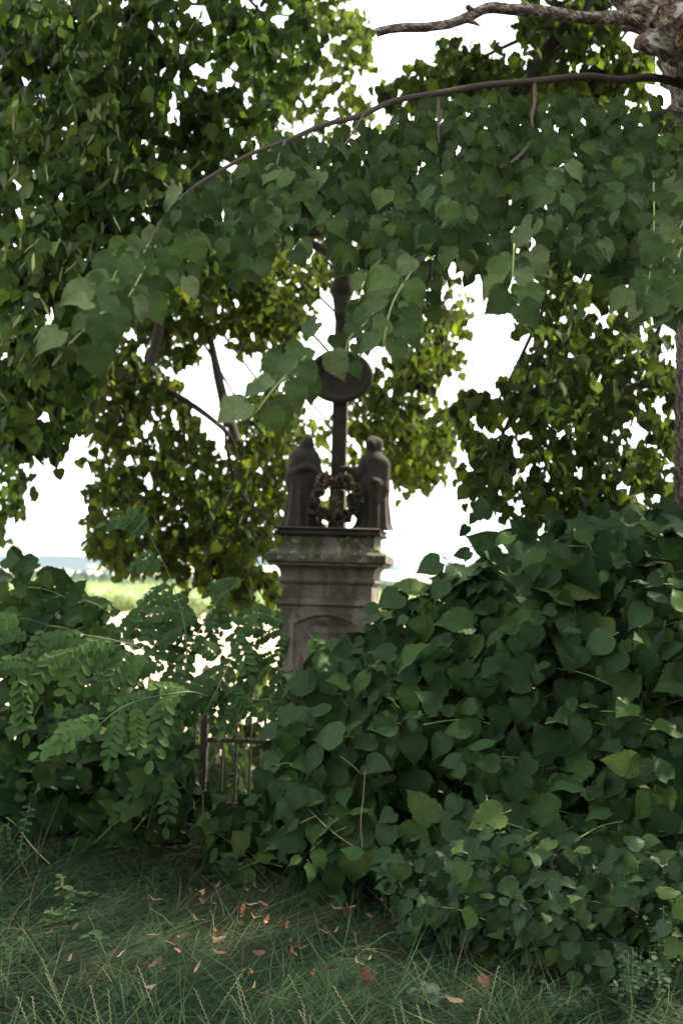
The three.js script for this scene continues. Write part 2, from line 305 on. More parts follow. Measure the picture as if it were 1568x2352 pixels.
const _m = new THREE.Matrix4();
function leafQuat(tip, normal) {                      // tip: where the point of the leaf goes; normal: where its face looks
  const y = tip.clone().negate().normalize(), x = y.clone().cross(normal).normalize(), z = x.clone().cross(y);
  return new THREE.Quaternion().setFromRotationMatrix(_m.makeBasis(x, y, z));
}
const CAM = camera.position.clone(), inv = camera.matrixWorld.clone().invert();
const view = (p) => { const q = p.clone().applyMatrix4(inv); return [784 * (1 + q.x / (-q.z * TY * 2 / 3)), 1176 * (1 - q.y / (-q.z * TY)), -q.z]; };
// the leaves that show largest become parts, one mesh each; the others stay one instanced part
function foliage(root, leaves, geos, mats, stuffGeo, stuffMat, tint, most = 300, partName = 'leaf', stuffName = 'foliage', vary = 0.3) {
  const o = root.position;
  for (const l of leaves) { const [x, y, d] = view(l.p); l.show = d > 0.3 && x > -10 && x < 1578 && y > -10 && y < 2362 ? l.s / d - (l.back ?? 0) : 0; }
  const sorted = [...leaves].sort((a, b) => b.show - a.show), near = sorted.slice(0, most).filter((l) => l.show > 0), set = new Set(near), r = rng(leaves.length);
  for (const l of near) { const m = mesh(partName, geos[Math.floor(r() * geos.length)], mats[Math.floor(r() * mats.length)], root); m.position.copy(l.p).sub(o); m.quaternion.copy(l.q); m.scale.set(l.s * l.w, l.s, l.s); }
  const list = leaves.filter((l) => !set.has(l)).map((l) => { const t = lerp(1 - vary, 1 + vary * 0.6, r()), y = r() < 0.18 ? 1 + vary * 1.9 : 1; return [compose(l.p, l.q, V(l.s * l.w, l.s, l.s)), rgb(tint[0] * t * y, tint[1] * t * lerp(1, y, 0.85), tint[2] * t)]; });
  if (list.length) instanced(stuffName, stuffGeo, stuffMat, list, root, o);
}
// leaves along a twig, left and right in turn
function spray(out, pts, size, gap, R, o = {}) {
  const c = new THREE.CatmullRomCurve3(pts), L = c.getLength(), n = Math.max(2, Math.round(L / gap));
  for (let i = 0; i <= n; i++) {
    const t = clamp((i + R() * 0.5) / n), p = c.getPointAt(t), d = c.getTangentAt(t), toCam = CAM.clone().sub(p).normalize();
    const side = d.clone().cross(toCam).normalize().multiplyScalar(i % 2 ? 1 : -1), face = toCam.clone().multiplyScalar(o.face ?? 0.8).add(V(0, o.up ?? 0.45, 0));
    face.add(V(R() - 0.5, R() - 0.5, R() - 0.5).multiplyScalar(o.tumble ?? 0.7)).normalize();
    const tip = V(0, -(o.hang ?? 0.8), 0).addScaledVector(side, (o.side ?? 0.55) * (0.5 + R())).addScaledVector(d, o.fwd ?? 0.25).add(V(R() - 0.5, R() - 0.5, R() - 0.5).multiplyScalar(0.4)).normalize();
    const s = size * (o.small ?? 0.72) * (1 + R() * (o.range ?? 0.7)) * lerp(1, o.end ?? 0.75, t);
    const q = leafQuat(tip, face), base = p.clone().addScaledVector(side, s * 0.32).add(V((R() - 0.5), (R() - 0.5), (R() - 0.5)).multiplyScalar(s * (o.loose ?? 0.6)));
    out.push({ p: base, q, s, w: 0.78 + R() * 0.36 });
  }
}
function crown(out, blobs, size, R, per = 7, o = {}, k = 0.62) {                  // drooping leafy twigs through the volume of a bough
  for (const [px, py, rx, ry, d, dd, n] of blobs) for (let i = 0; i < n * k; i++) {
    let x, y, z; do { x = R() * 2 - 1; y = R() * 2 - 1; z = R() * 2 - 1; } while (x * x + y * y + z * z > 1);
    const p = at(px + x * rx, py + y * ry, d + z * dd);
    twig(out, p, size, R, per, o);
  }
}
function twig(out, p, size, R, per, o = {}) {
  const a = R() * 6.28, dir = V(Math.cos(a), -0.35 - R() * 0.9, Math.sin(a)).normalize(), L = size * per * 0.42;
  const side = dir.clone().cross(V(0, 1, 0)).normalize();
  for (let k = 0; k < per; k++) {
    const t = k / per - 0.5, sg = k % 2 ? 1 : -1, b = p.clone().addScaledVector(dir, t * L).add(V(0, -t * t * L * 0.8, 0)).add(V(R() - 0.5, R() - 0.5, R() - 0.5).multiplyScalar(size * 0.7));
    const tip = V(0, -0.75, 0).addScaledVector(side, sg * (0.2 + R() * 0.8)).addScaledVector(dir, 0.4).add(V(R() - 0.5, R() - 0.5, R() - 0.5).multiplyScalar(0.5)).normalize();
    const face = V(0, 0.75, 0).addScaledVector(side, (R() - 0.5) * 0.8).add(V(R() - 0.5, R() - 0.5, R() - 0.5).multiplyScalar(1.5)).normalize();
    out.push({ p: b, q: leafQuat(tip, face), s: size * (0.65 + R() * 0.6), w: 0.9 + R() * 0.2, back: o.back });
  }
}
function worldCrown(out, boxes, size, R, per = 6) { for (const [x0, x1, y0, y1, z0, z1, n] of boxes) for (let i = 0; i < n; i++) { let x, y, z; do { x = R() * 2 - 1; y = R() * 2 - 1; z = R() * 2 - 1; } while (x * x + y * y + z * z > 1); twig(out, V(lerp(x0, x1, x / 2 + 0.5), lerp(y0, y1, y / 2 + 0.5), lerp(z0, z1, z / 2 + 0.5)), size, R, per); } }
const path = (list) => list.map(([x, y, d]) => at(x, y, d));

/* ------------------------------------------------ the wayside cross */
const MD = 10.5, mAxis = at(760, 1345, MD + 0.25), YB = (py) => at(742, py, MD).y;
const TURN = -0.115;
function ring(profile, w, d, mat, name, root) {       // a moulding: [out, height] pairs carried round a w x d block, mitred at the corners, closed top and bottom
  const pos = [], c = [[-1, 1], [1, 1], [1, -1], [-1, -1]], P = (k, i) => { const [o, y] = profile[k], [sx, sz] = c[i % 4]; return [sx * (w / 2 + o), y, sz * (d / 2 + o)]; };
  for (let k = 0; k + 1 < profile.length; k++) for (let i = 0; i < 4; i++) { const a = P(k, i), b = P(k, i + 1), e = P(k + 1, i), f = P(k + 1, i + 1); pos.push(...a, ...b, ...f, ...a, ...f, ...e); }
  const l = profile.length - 1; pos.push(...P(l, 0), ...P(l, 1), ...P(l, 2), ...P(l, 0), ...P(l, 2), ...P(l, 3), ...P(0, 0), ...P(0, 2), ...P(0, 1), ...P(0, 0), ...P(0, 3), ...P(0, 2));
  const g = new THREE.BufferGeometry(); g.setAttribute('position', new THREE.Float32BufferAttribute(pos, 3));
  return mesh(name, boxUV(g, 1.1), mat, root);
}
const W0 = 0.674, D0 = 0.56;
const yDie = YB(939 + 1745 / 3.84), yFr0 = YB(939 + 1690 / 3.84), yFr1 = YB(939 + 1550 / 3.84), yAs = YB(939 + 1480 / 3.84), yCv = YB(939 + 1382 / 3.84), yBand0 = YB(939 + 1358 / 3.84), yBand1 = YB(939 + 1287 / 3.84), ySl = YB(939 + 1236 / 3.84), yBl = YB(939 + 1118 / 3.84), yPl = YB(939 + 1045 / 3.84);
const pedestal = thing('stone_pedestal', V(mAxis.x, 0, mAxis.z), 'weathered sandstone pedestal with mossy moulded cornice and arched inscription panel', 'pedestal');
pedestal.rotation.y = TURN;
{
  ring([[0.17, -0.1], [0.17, 0.25], [0.15, 0.27]], W0, D0, stone, 'plinth', pedestal);
  ring([[0.1, 0.268], [0.1, 0.44], [0.09, 0.46], [0.04, 0.5], [0.03, 0.56]], W0, D0, stone, 'base_moulding', pedestal);
  // die: a core, and a face slab with the arched opening of the panel
  const ox = 0.0, hw = 0.232, y0 = 0.72, y1 = yDie - (1910 - 1745) * 0.000837, rise = 0.075;
  const arch = (k, dn = 0, up = 0) => { const s = new THREE.Path(); s.moveTo(ox - hw - k, y0 - k - dn); s.lineTo(ox + hw + k, y0 - k - dn); s.lineTo(ox + hw + k, y1 + k * 0.6); for (let i = 1; i <= 18; i++) { const a = i / 18, x = lerp(hw + k, -hw - k, a); s.lineTo(ox + x, y1 + k * 0.6 + (rise + up) * (1 - (x / (hw + k)) ** 2)); } s.lineTo(ox - hw - k, y0 - k - dn); return s; };
  const face = new THREE.Shape(); face.moveTo(-W0 / 2, 0.559); face.lineTo(W0 / 2, 0.559); face.lineTo(W0 / 2, yDie); face.lineTo(-W0 / 2, yDie); face.lineTo(-W0 / 2, 0.559); face.holes.push(arch(0.022));
  const slab = new THREE.ExtrudeGeometry(face, { depth: 0.03, bevelEnabled: false }); slab.translate(0, 0, D0 / 2 - 0.03);
  const core = new THREE.BoxGeometry(W0, yDie - 0.559, D0 - 0.03); core.translate(0, (yDie + 0.559) / 2, -0.015);
  mesh('die', mergeGeometries([boxUV(slab, 1.1), boxUV(core, 1.1)]), stone, pedestal);
  const fr = new THREE.Shape(arch(0.021).getPoints()); fr.holes.push(arch(0.006));
  const frame = new THREE.ExtrudeGeometry(fr, { depth: 0.03, bevelEnabled: true, bevelThickness: 0.006, bevelSize: 0.005, bevelSegments: 2 }); frame.translate(0, 0, D0 / 2 - 0.034);
  mesh('panel_frame', boxUV(frame, 1.1), stone, pedestal);
  const pn = new THREE.ExtrudeGeometry(new THREE.Shape(arch(0.004).getPoints()), { depth: 0.012, bevelEnabled: false }); pn.translate(0, 0, D0 / 2 - 0.032);
  const panel = mesh('inscription_panel', boxUV(pn, 1.1), stone, pedestal);
  const font = await new FontLoader().loadAsync('fonts/droid/droid_serif_regular.typeface.json');
  [['IDDVZD', 0.052, 0.01, y1 + 0.0], ['NENCVUE', 0.058, 0.02, y1 - 0.105]].forEach(([t, size, x, y]) => {
    const g = new TextGeometry(t, { font, size, depth: 0.009, curveSegments: 3 }); g.computeBoundingBox(); g.translate(x - g.boundingBox.max.x / 2, y, D0 / 2 - 0.0205);
    mesh('inscription', boxUV(g, 1.1), stone, panel);
  });
  ring([[0, yDie], [0.012, yDie + 0.006], [0.02, yDie + 0.018], [0.012, yDie + 0.03], [0.004, yFr0 + 0.004], [0, yFr0 + 0.008]], W0, D0, stone, 'lower_moulding', pedestal);
  ring([[-0.002, yFr0 + 0.008], [-0.002, yFr1]], W0, D0, stone, 'frieze', pedestal);
  const h = yAs - yFr1; ring([[0.002, yFr1], [0.012, yFr1 + h * 0.12], [0.022, yFr1 + h * 0.35], [0.022, yFr1 + h * 0.6], [0.012, yFr1 + h * 0.85], [0.004, yAs]], W0, D0, stone, 'astragal', pedestal);
  const cv = [[0.006, yAs]]; for (let i = 1; i <= 10; i++) { const a = i / 10 * Math.PI / 2; cv.push([0.006 + 0.062 * (1 - Math.cos(a)), yAs + (yCv - yAs) * Math.sin(a)]); } cv.push([0.082, yCv], [0.082, yBand0]);
  ring(cv, W0, D0, stone, 'cornice_cove', pedestal);
  ring([[0.096, yBand0], [0.104, yBand0 + 0.006], [0.104, yBand1], [0.096, yBand1 + 0.005], [0.06, lerp(yBand1, ySl, 0.5)], [0.045, ySl], [0.026, ySl + 0.004]], W0, D0, mossStone, 'cornice_slab', pedestal);
  ring([[0.02, ySl + 0.004], [0.02, ySl + 0.012], [0.01, ySl + 0.02], [0.01, yBl - 0.012], [0.016, yBl - 0.006], [0.016, yBl]], W0, D0, mossStone, 'cap_block', pedestal);
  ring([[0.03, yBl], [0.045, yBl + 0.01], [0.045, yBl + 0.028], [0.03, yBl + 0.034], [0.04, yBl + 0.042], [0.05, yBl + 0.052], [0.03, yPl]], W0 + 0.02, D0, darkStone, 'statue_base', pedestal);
}
// figures carved in stone: one continuous surface from a distance field (surface nets)
function carve(f, lo, hi, cell, uvs = 2) {
  const n = [0, 1, 2].map((k) => Math.ceil((hi[k] - lo[k]) / cell) + 1), id = (i, j, k) => (k * n[1] + j) * n[0] + i, v = new Float32Array(n[0] * n[1] * n[2]);
  for (let k = 0; k < n[2]; k++) for (let j = 0; j < n[1]; j++) for (let i = 0; i < n[0]; i++) v[id(i, j, k)] = f(lo[0] + i * cell, lo[1] + j * cell, lo[2] + k * cell);
  const map = new Int32Array(v.length).fill(-1), pos = [], idx = [], E = [[0, 1], [0, 2], [0, 4], [1, 3], [1, 5], [2, 3], [2, 6], [3, 7], [4, 5], [4, 6], [5, 7], [6, 7]];
  for (let k = 0; k < n[2] - 1; k++) for (let j = 0; j < n[1] - 1; j++) for (let i = 0; i < n[0] - 1; i++) {
    const c = []; for (let q = 0; q < 8; q++) c.push(v[id(i + (q & 1), j + (q >> 1 & 1), k + (q >> 2))]);
    const neg = c.filter((x) => x < 0).length; if (!neg || neg === 8) continue;
    let s = [0, 0, 0], m = 0;
    for (const [a, b] of E) if ((c[a] < 0) !== (c[b] < 0)) { const t = c[a] / (c[a] - c[b]); s[0] += lerp(a & 1, b & 1, t); s[1] += lerp(a >> 1 & 1, b >> 1 & 1, t); s[2] += lerp(a >> 2, b >> 2, t); m++; }
    map[id(i, j, k)] = pos.length / 3; pos.push(lo[0] + (i + s[0] / m) * cell, lo[1] + (j + s[1] / m) * cell, lo[2] + (k + s[2] / m) * cell);
  }
  for (let k = 1; k < n[2] - 1; k++) for (let j = 1; j < n[1] - 1; j++) for (let i = 1; i < n[0] - 1; i++) {
    const a = v[id(i, j, k)] < 0, Q = (p, q, r, s, flip) => { if ([p, q, r, s].some((x) => x < 0)) return; flip ? idx.push(p, r, q, q, r, s) : idx.push(p, q, r, q, s, r); };
    if (a !== v[id(i + 1, j, k)] < 0) Q(map[id(i, j - 1, k - 1)], map[id(i, j, k - 1)], map[id(i, j - 1, k)], map[id(i, j, k)], !a);
    if (a !== v[id(i, j + 1, k)] < 0) Q(map[id(i - 1, j, k - 1)], map[id(i - 1, j, k)], map[id(i, j, k - 1)], map[id(i, j, k)], !a);
    if (a !== v[id(i, j, k + 1)] < 0) Q(map[id(i - 1, j - 1, k)], map[id(i, j - 1, k)], map[id(i - 1, j, k)], map[id(i, j, k)], !a);
  }
  const g = new THREE.BufferGeometry(); g.setAttribute('position', new THREE.Float32BufferAttribute(pos, 3)); g.setIndex(idx); g.computeVertexNormals();
  const uv = []; for (let i = 0; i < pos.length; i += 3) uv.push((pos[i] + pos[i + 2] * 0.7) * uvs, pos[i + 1] * uvs); g.setAttribute('uv', new THREE.Float32BufferAttribute(uv, 2)); return g;
}
const cap = (x, y, z, a, b, ra, rb) => { const dx = b[0] - a[0], dy = b[1] - a[1], dz = b[2] - a[2], t = clamp(((x - a[0]) * dx + (y - a[1]) * dy + (z - a[2]) * dz) / (dx * dx + dy * dy + dz * dz)); return Math.hypot(x - a[0] - dx * t, y - a[1] - dy * t, z - a[2] - dz * t) - lerp(ra, rb, t); };
const smin = (a, b, k) => { const h = clamp(0.5 + 0.5 * (b - a) / k); return lerp(b, a, h) - k * h * (1 - h); };
const field = (bones, k, folds) => (x, y, z) => { let d = 1; for (const [a, b, ra, rb, kk] of bones) d = smin(d, cap(x, y, z, a, b, ra, rb), kk ?? k); return d + (folds ? folds(x, y, z) : 0); };
const topLocal = (x, y, z) => V(x, y, z).applyAxisAngle(V(0, 1, 0), TURN).add(V(mAxis.x, 0, mAxis.z));
function statue(label, x, f, lo, hi, turn) {
  const t = thing('stone_statue', topLocal(x, yPl - 0.006, 0.03), label, 'statue'); t.rotation.y = TURN + turn; t.scale.set(x < 0 ? 1.08 : 1.0, 1.03, 1.05);
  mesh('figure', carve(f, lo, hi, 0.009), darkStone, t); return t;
}
const folds = (k, y0, y1, amp) => (x, y, z) => amp * sstep(y1, y0, y) * Math.sin(Math.atan2(z, x) * k + 3 * N3(x * 6, y * 3, z * 6)) ;
{
  const mary = [[[0, -0.02, 0], [0, 0.30, 0], 0.135, 0.092], [[-0.02, 0.0, 0.02], [-0.01, 0.28, 0.02], 0.12, 0.09], [[0, 0.3, 0], [0, 0.50, 0], 0.092, 0.088], [[-0.085, 0.36, 0.01], [-0.055, 0.53, 0], 0.056, 0.045], [[0.085, 0.36, 0.01], [0.052, 0.53, 0], 0.056, 0.045], [[0.012, 0.63, 0.014], [0.018, 0.65, 0.016], 0.042, 0.034, 0.02], [[0, 0.52, -0.005], [0.014, 0.685, 0.0], 0.088, 0.022, 0.035],
    [[-0.1, 0.40, 0.03], [-0.02, 0.44, 0.10], 0.032, 0.022, 0.02], [[0.1, 0.40, 0.03], [0.02, 0.45, 0.10], 0.032, 0.022, 0.02], [[0, 0.44, 0.1], [0.012, 0.5, 0.09], 0.02, 0.012, 0.015], [[-0.17, -0.02, 0.02], [0.14, -0.02, 0.02], 0.035, 0.035, 0.06]];
  const t = statue('dark veiled standing stone statue left of the cross shaft on the pedestal', -0.222, field(mary, 0.05, folds(13, 0.05, 0.5, 0.008)), [-0.24, 0.0, -0.2], [0.22, 0.76, 0.22], 0.2);
  const john = [[[0.02, -0.02, 0], [0.02, 0.30, 0], 0.135, 0.10], [[0.02, 0.3, 0], [0.02, 0.49, 0], 0.10, 0.078], [[-0.04, 0.505, 0.01], [0.065, 0.505, -0.005], 0.045, 0.042, 0.05], [[0.015, 0.52, 0], [0.0, 0.6, 0.01], 0.042, 0.036, 0.03], [[-0.012, 0.635, 0.022], [-0.002, 0.65, 0.0], 0.043, 0.047, 0.025], [[0.03, 0.6, -0.02], [0.03, 0.64, -0.02], 0.045, 0.045, 0.02], [[-0.03, 0.62, 0.04], [-0.036, 0.615, 0.045], 0.012, 0.01, 0.012],
    [[-0.045, 0.5, 0.01], [-0.1, 0.42, 0.05], 0.036, 0.034, 0.025], [[-0.1, 0.42, 0.05], [-0.185, 0.445, 0.08], 0.034, 0.02, 0.02], [[-0.185, 0.445, 0.08], [-0.225, 0.452, 0.09], 0.018, 0.012, 0.012], [[-0.1, 0.40, 0.03], [-0.07, 0.25, 0.03], 0.03, 0.05, 0.05], [[0.1, 0.48, 0.0], [0.105, 0.3, 0.03], 0.036, 0.036, 0.03], [[0.1, 0.3, 0.03], [0.03, 0.36, 0.1], 0.034, 0.022, 0.02], [[-0.12, -0.02, 0.02], [0.16, -0.02, 0.02], 0.035, 0.035, 0.06]];
  statue('dark bareheaded stone statue right of the cross shaft with one arm stretched out', 0.292, field(john, 0.04, folds(11, 0.05, 0.46, 0.009)), [-0.26, 0.0, -0.2], [0.24, 0.76, 0.22], -0.05);
}
const cross = thing('stone_cross', topLocal(0.03, yPl - 0.004, -0.03), 'tall dark crucifix with oval medallion half hidden by hanging linden leaves', 'cross');
cross.rotation.y = TURN;
{
  const U = (py) => at(775, py, MD + 0.1).y - (yPl - 0.004), yTop = U(430), yMed = U(857), yArm = U(512), yFeet = U(775);
  const bx = (w, h, d, x, y, z, r = 0.012) => { const g = new RoundedBoxGeometry(w, h, d, 2, r); g.translate(x, y, z); return boxUV(g, 1.5); };
  mesh('shaft', bx(0.112, yTop - 0.3, 0.1, 0, (yTop + 0.3) / 2, 0), darkStone, cross);
  mesh('base_block', mergeGeometries([bx(0.128, 0.13, 0.15, 0, 0.055, 0.01), bx(0.118, 0.19, 0.125, 0, 0.21, 0.005, 0.02)]), mossStone, cross);
  mesh('crossbeam', bx(0.8, 0.1, 0.09, 0, yArm + 0.02, 0.003), darkStone, cross);
  const dish = new THREE.LatheGeometry([[0, 0.0], [0.14, 0.008], [0.185, 0.018], [0.2, 0.036], [0.22, 0.046], [0.245, 0.04], [0.255, 0.02], [0.25, -0.005], [0.22, -0.02], [0, -0.03]].map(([x, y]) => new THREE.Vector2(x, y)), 48);
  dish.rotateX(Math.PI / 2); dish.scale(1, 0.8, 1); dish.translate(0, yMed, 0.075);
  mesh('medallion', dish, darkStone, cross);
  const s = [[[0, yFeet + 0.02, 0.09], [-0.012, yFeet + 0.2, 0.13], 0.024, 0.035], [[0.012, yFeet + 0.02, 0.1], [0.02, yFeet + 0.2, 0.135], 0.024, 0.035], [[-0.012, yFeet + 0.2, 0.13], [-0.03, yFeet + 0.38, 0.1], 0.036, 0.05], [[0.02, yFeet + 0.2, 0.135], [0.03, yFeet + 0.38, 0.1], 0.036, 0.05], [[-0.03, yFeet + 0.4, 0.1], [0.03, yFeet + 0.4, 0.1], 0.062, 0.062], [[0, yFeet + 0.42, 0.1], [0, yFeet + 0.6, 0.1], 0.065, 0.078], [[-0.06, yFeet + 0.64, 0.1], [0.06, yFeet + 0.64, 0.1], 0.045, 0.045], [[0, yFeet + 0.66, 0.1], [0.01, yFeet + 0.72, 0.12], 0.026, 0.026], [[0.015, yFeet + 0.755, 0.125], [0.018, yFeet + 0.775, 0.13], 0.05, 0.046, 0.015],
    [[-0.08, yFeet + 0.65, 0.1], [-0.22, yFeet + 0.74, 0.085], 0.034, 0.028], [[-0.22, yFeet + 0.74, 0.085], [-0.36, yArm, 0.07], 0.028, 0.02], [[0.08, yFeet + 0.65, 0.1], [0.22, yFeet + 0.74, 0.085], 0.034, 0.028], [[0.22, yFeet + 0.74, 0.085], [0.36, yArm, 0.07], 0.028, 0.02]];
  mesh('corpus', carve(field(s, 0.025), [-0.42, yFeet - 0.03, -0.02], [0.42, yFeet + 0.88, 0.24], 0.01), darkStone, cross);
}
{ // withered flower wreath hung round the foot of the shaft
  const c = topLocal(0.035, yPl + 0.21, 0.14), w = thing('flower_wreath', c, 'round wreath of faded brown and pink flowers at the foot of the cross', 'wreath'); w.rotation.set(-0.12, TURN, 0);
  const r = rng(12), petal = (n, R0, seed) => { const q = rng(seed), parts = []; for (let l = 0; l < 3; l++) for (let i = 0; i < n - l * 2; i++) { const g = new THREE.PlaneGeometry(R0 * 0.5, R0, 2, 2), p = g.attributes.position; for (let k = 0; k < p.count; k++) { const x = p.getX(k), y = p.getY(k) + R0 / 2; p.setXYZ(k, x * (0.4 + y / R0 * 0.9), y, 6 * x * x / R0 * 0.5 + y * y * 3 * (0.5 + q() * 0.4)); } g.rotateX(0.15 + l * 0.5 + q() * 0.2); g.rotateZ((i + q() * 0.4) / (n - l * 2) * 6.28); parts.push(g); } const m = mergeGeometries(parts); m.computeVertexNormals(); return m; };
  const kinds = [petal(9, 0.05, 1), petal(8, 0.045, 2), petal(10, 0.042, 3)], cols = [[0.1, 0.075, 0.06], [0.13, 0.09, 0.08], [0.075, 0.06, 0.045], [0.17, 0.135, 0.115]].map(([a, b, d]) => new THREE.MeshStandardMaterial({ color: rgb(a, b, d), roughness: 0.95, side: THREE.DoubleSide }));
  const pts = []; for (let i = 0; i < 24; i++) { const a = i / 24 * 6.28; pts.push(V(Math.cos(a) * 0.158, Math.sin(a) * 0.155, 0)); } pts.push(pts[0].clone());
  mesh('wreath_ring', tube(pts, [0.02, 0.02], 7, 0.5, 3, 0.02), twigMat, w);
  for (let i = 0; i < 27; i++) { const a = (i + r() * 0.9) / 27 * 6.28, q = 0.158 + (r() - 0.5) * 0.075, m = mesh('flower', kinds[i % 3], cols[Math.floor(r() * 4)], w); m.position.set(Math.cos(a) * q, Math.sin(a) * q, 0.015 + r() * 0.02); m.rotation.set((r() - 0.5) * 1.1, (r() - 0.5) * 1.1, r() * 6); m.scale.setScalar(0.55 + r() * 0.6); }
  for (let i = 0; i < 40; i++) { const a = r() * 6.28, q = 0.158 + (r() - 0.5) * 0.06, m = mesh('withered_leaf', farLeaf, darkLeaf(), w); m.position.set(Math.cos(a) * q, Math.sin(a) * q, r() * 0.02); m.rotation.set((r() - 0.5) * 2, (r() - 0.5) * 2, r() * 6); m.scale.setScalar(0.05 + r() * 0.02); }
}
function darkLeaf() { return (darkLeaf.m ??= new THREE.MeshStandardMaterial({ color: rgb(0.05, 0.05, 0.026), roughness: 0.9, side: THREE.DoubleSide })); }

/* ------------------------------------------------ iron railing in front of it */
{
  const a = at(215, 1858, 9.5), b = at(840, 1880, 9.2); a.y = b.y = 0;
  const f = thing('iron_railing', a.clone(), 'rusty dark iron railing with square posts and thin bars half buried in leaves', 'railing'), dir = b.clone().sub(a), L = dir.length(); f.rotation.y = Math.atan2(-dir.z, dir.x);
  const bar = (w, h, d, x, y, z = 0) => { const g = new RoundedBoxGeometry(w, h, d, 1, Math.min(w, h, d) * 0.2); g.translate(x, y, z); return boxUV(g, 3); };
  const P = [0.02, 0.745, L * 0.98];
  P.forEach((x) => { mesh('post', bar(0.05, 1.12, 0.05, x, 0.5), rust, f); const c = new THREE.ConeGeometry(0.04, 0.05, 4); c.rotateY(Math.PI / 4); c.translate(x, 1.085, 0); mesh('finial', c, rust, f); });
  for (const y of [0.14, 0.56, 0.82]) for (let i = 0; i < P.length - 1; i++) { const m = mesh('rail', bar(P[i + 1] - P[i] - 0.05, 0.03, 0.012, (P[i] + P[i + 1]) / 2, y + (i ? 0.05 : 0), 0.001), rust, f); }
  for (let x = 0.115; x < L - 0.05; x += 0.094) if (P.every((p) => Math.abs(p - x) > 0.04)) mesh('bar', bar(0.014, 0.94, 0.014, x, 0.51, -0.014), rust, f);
}

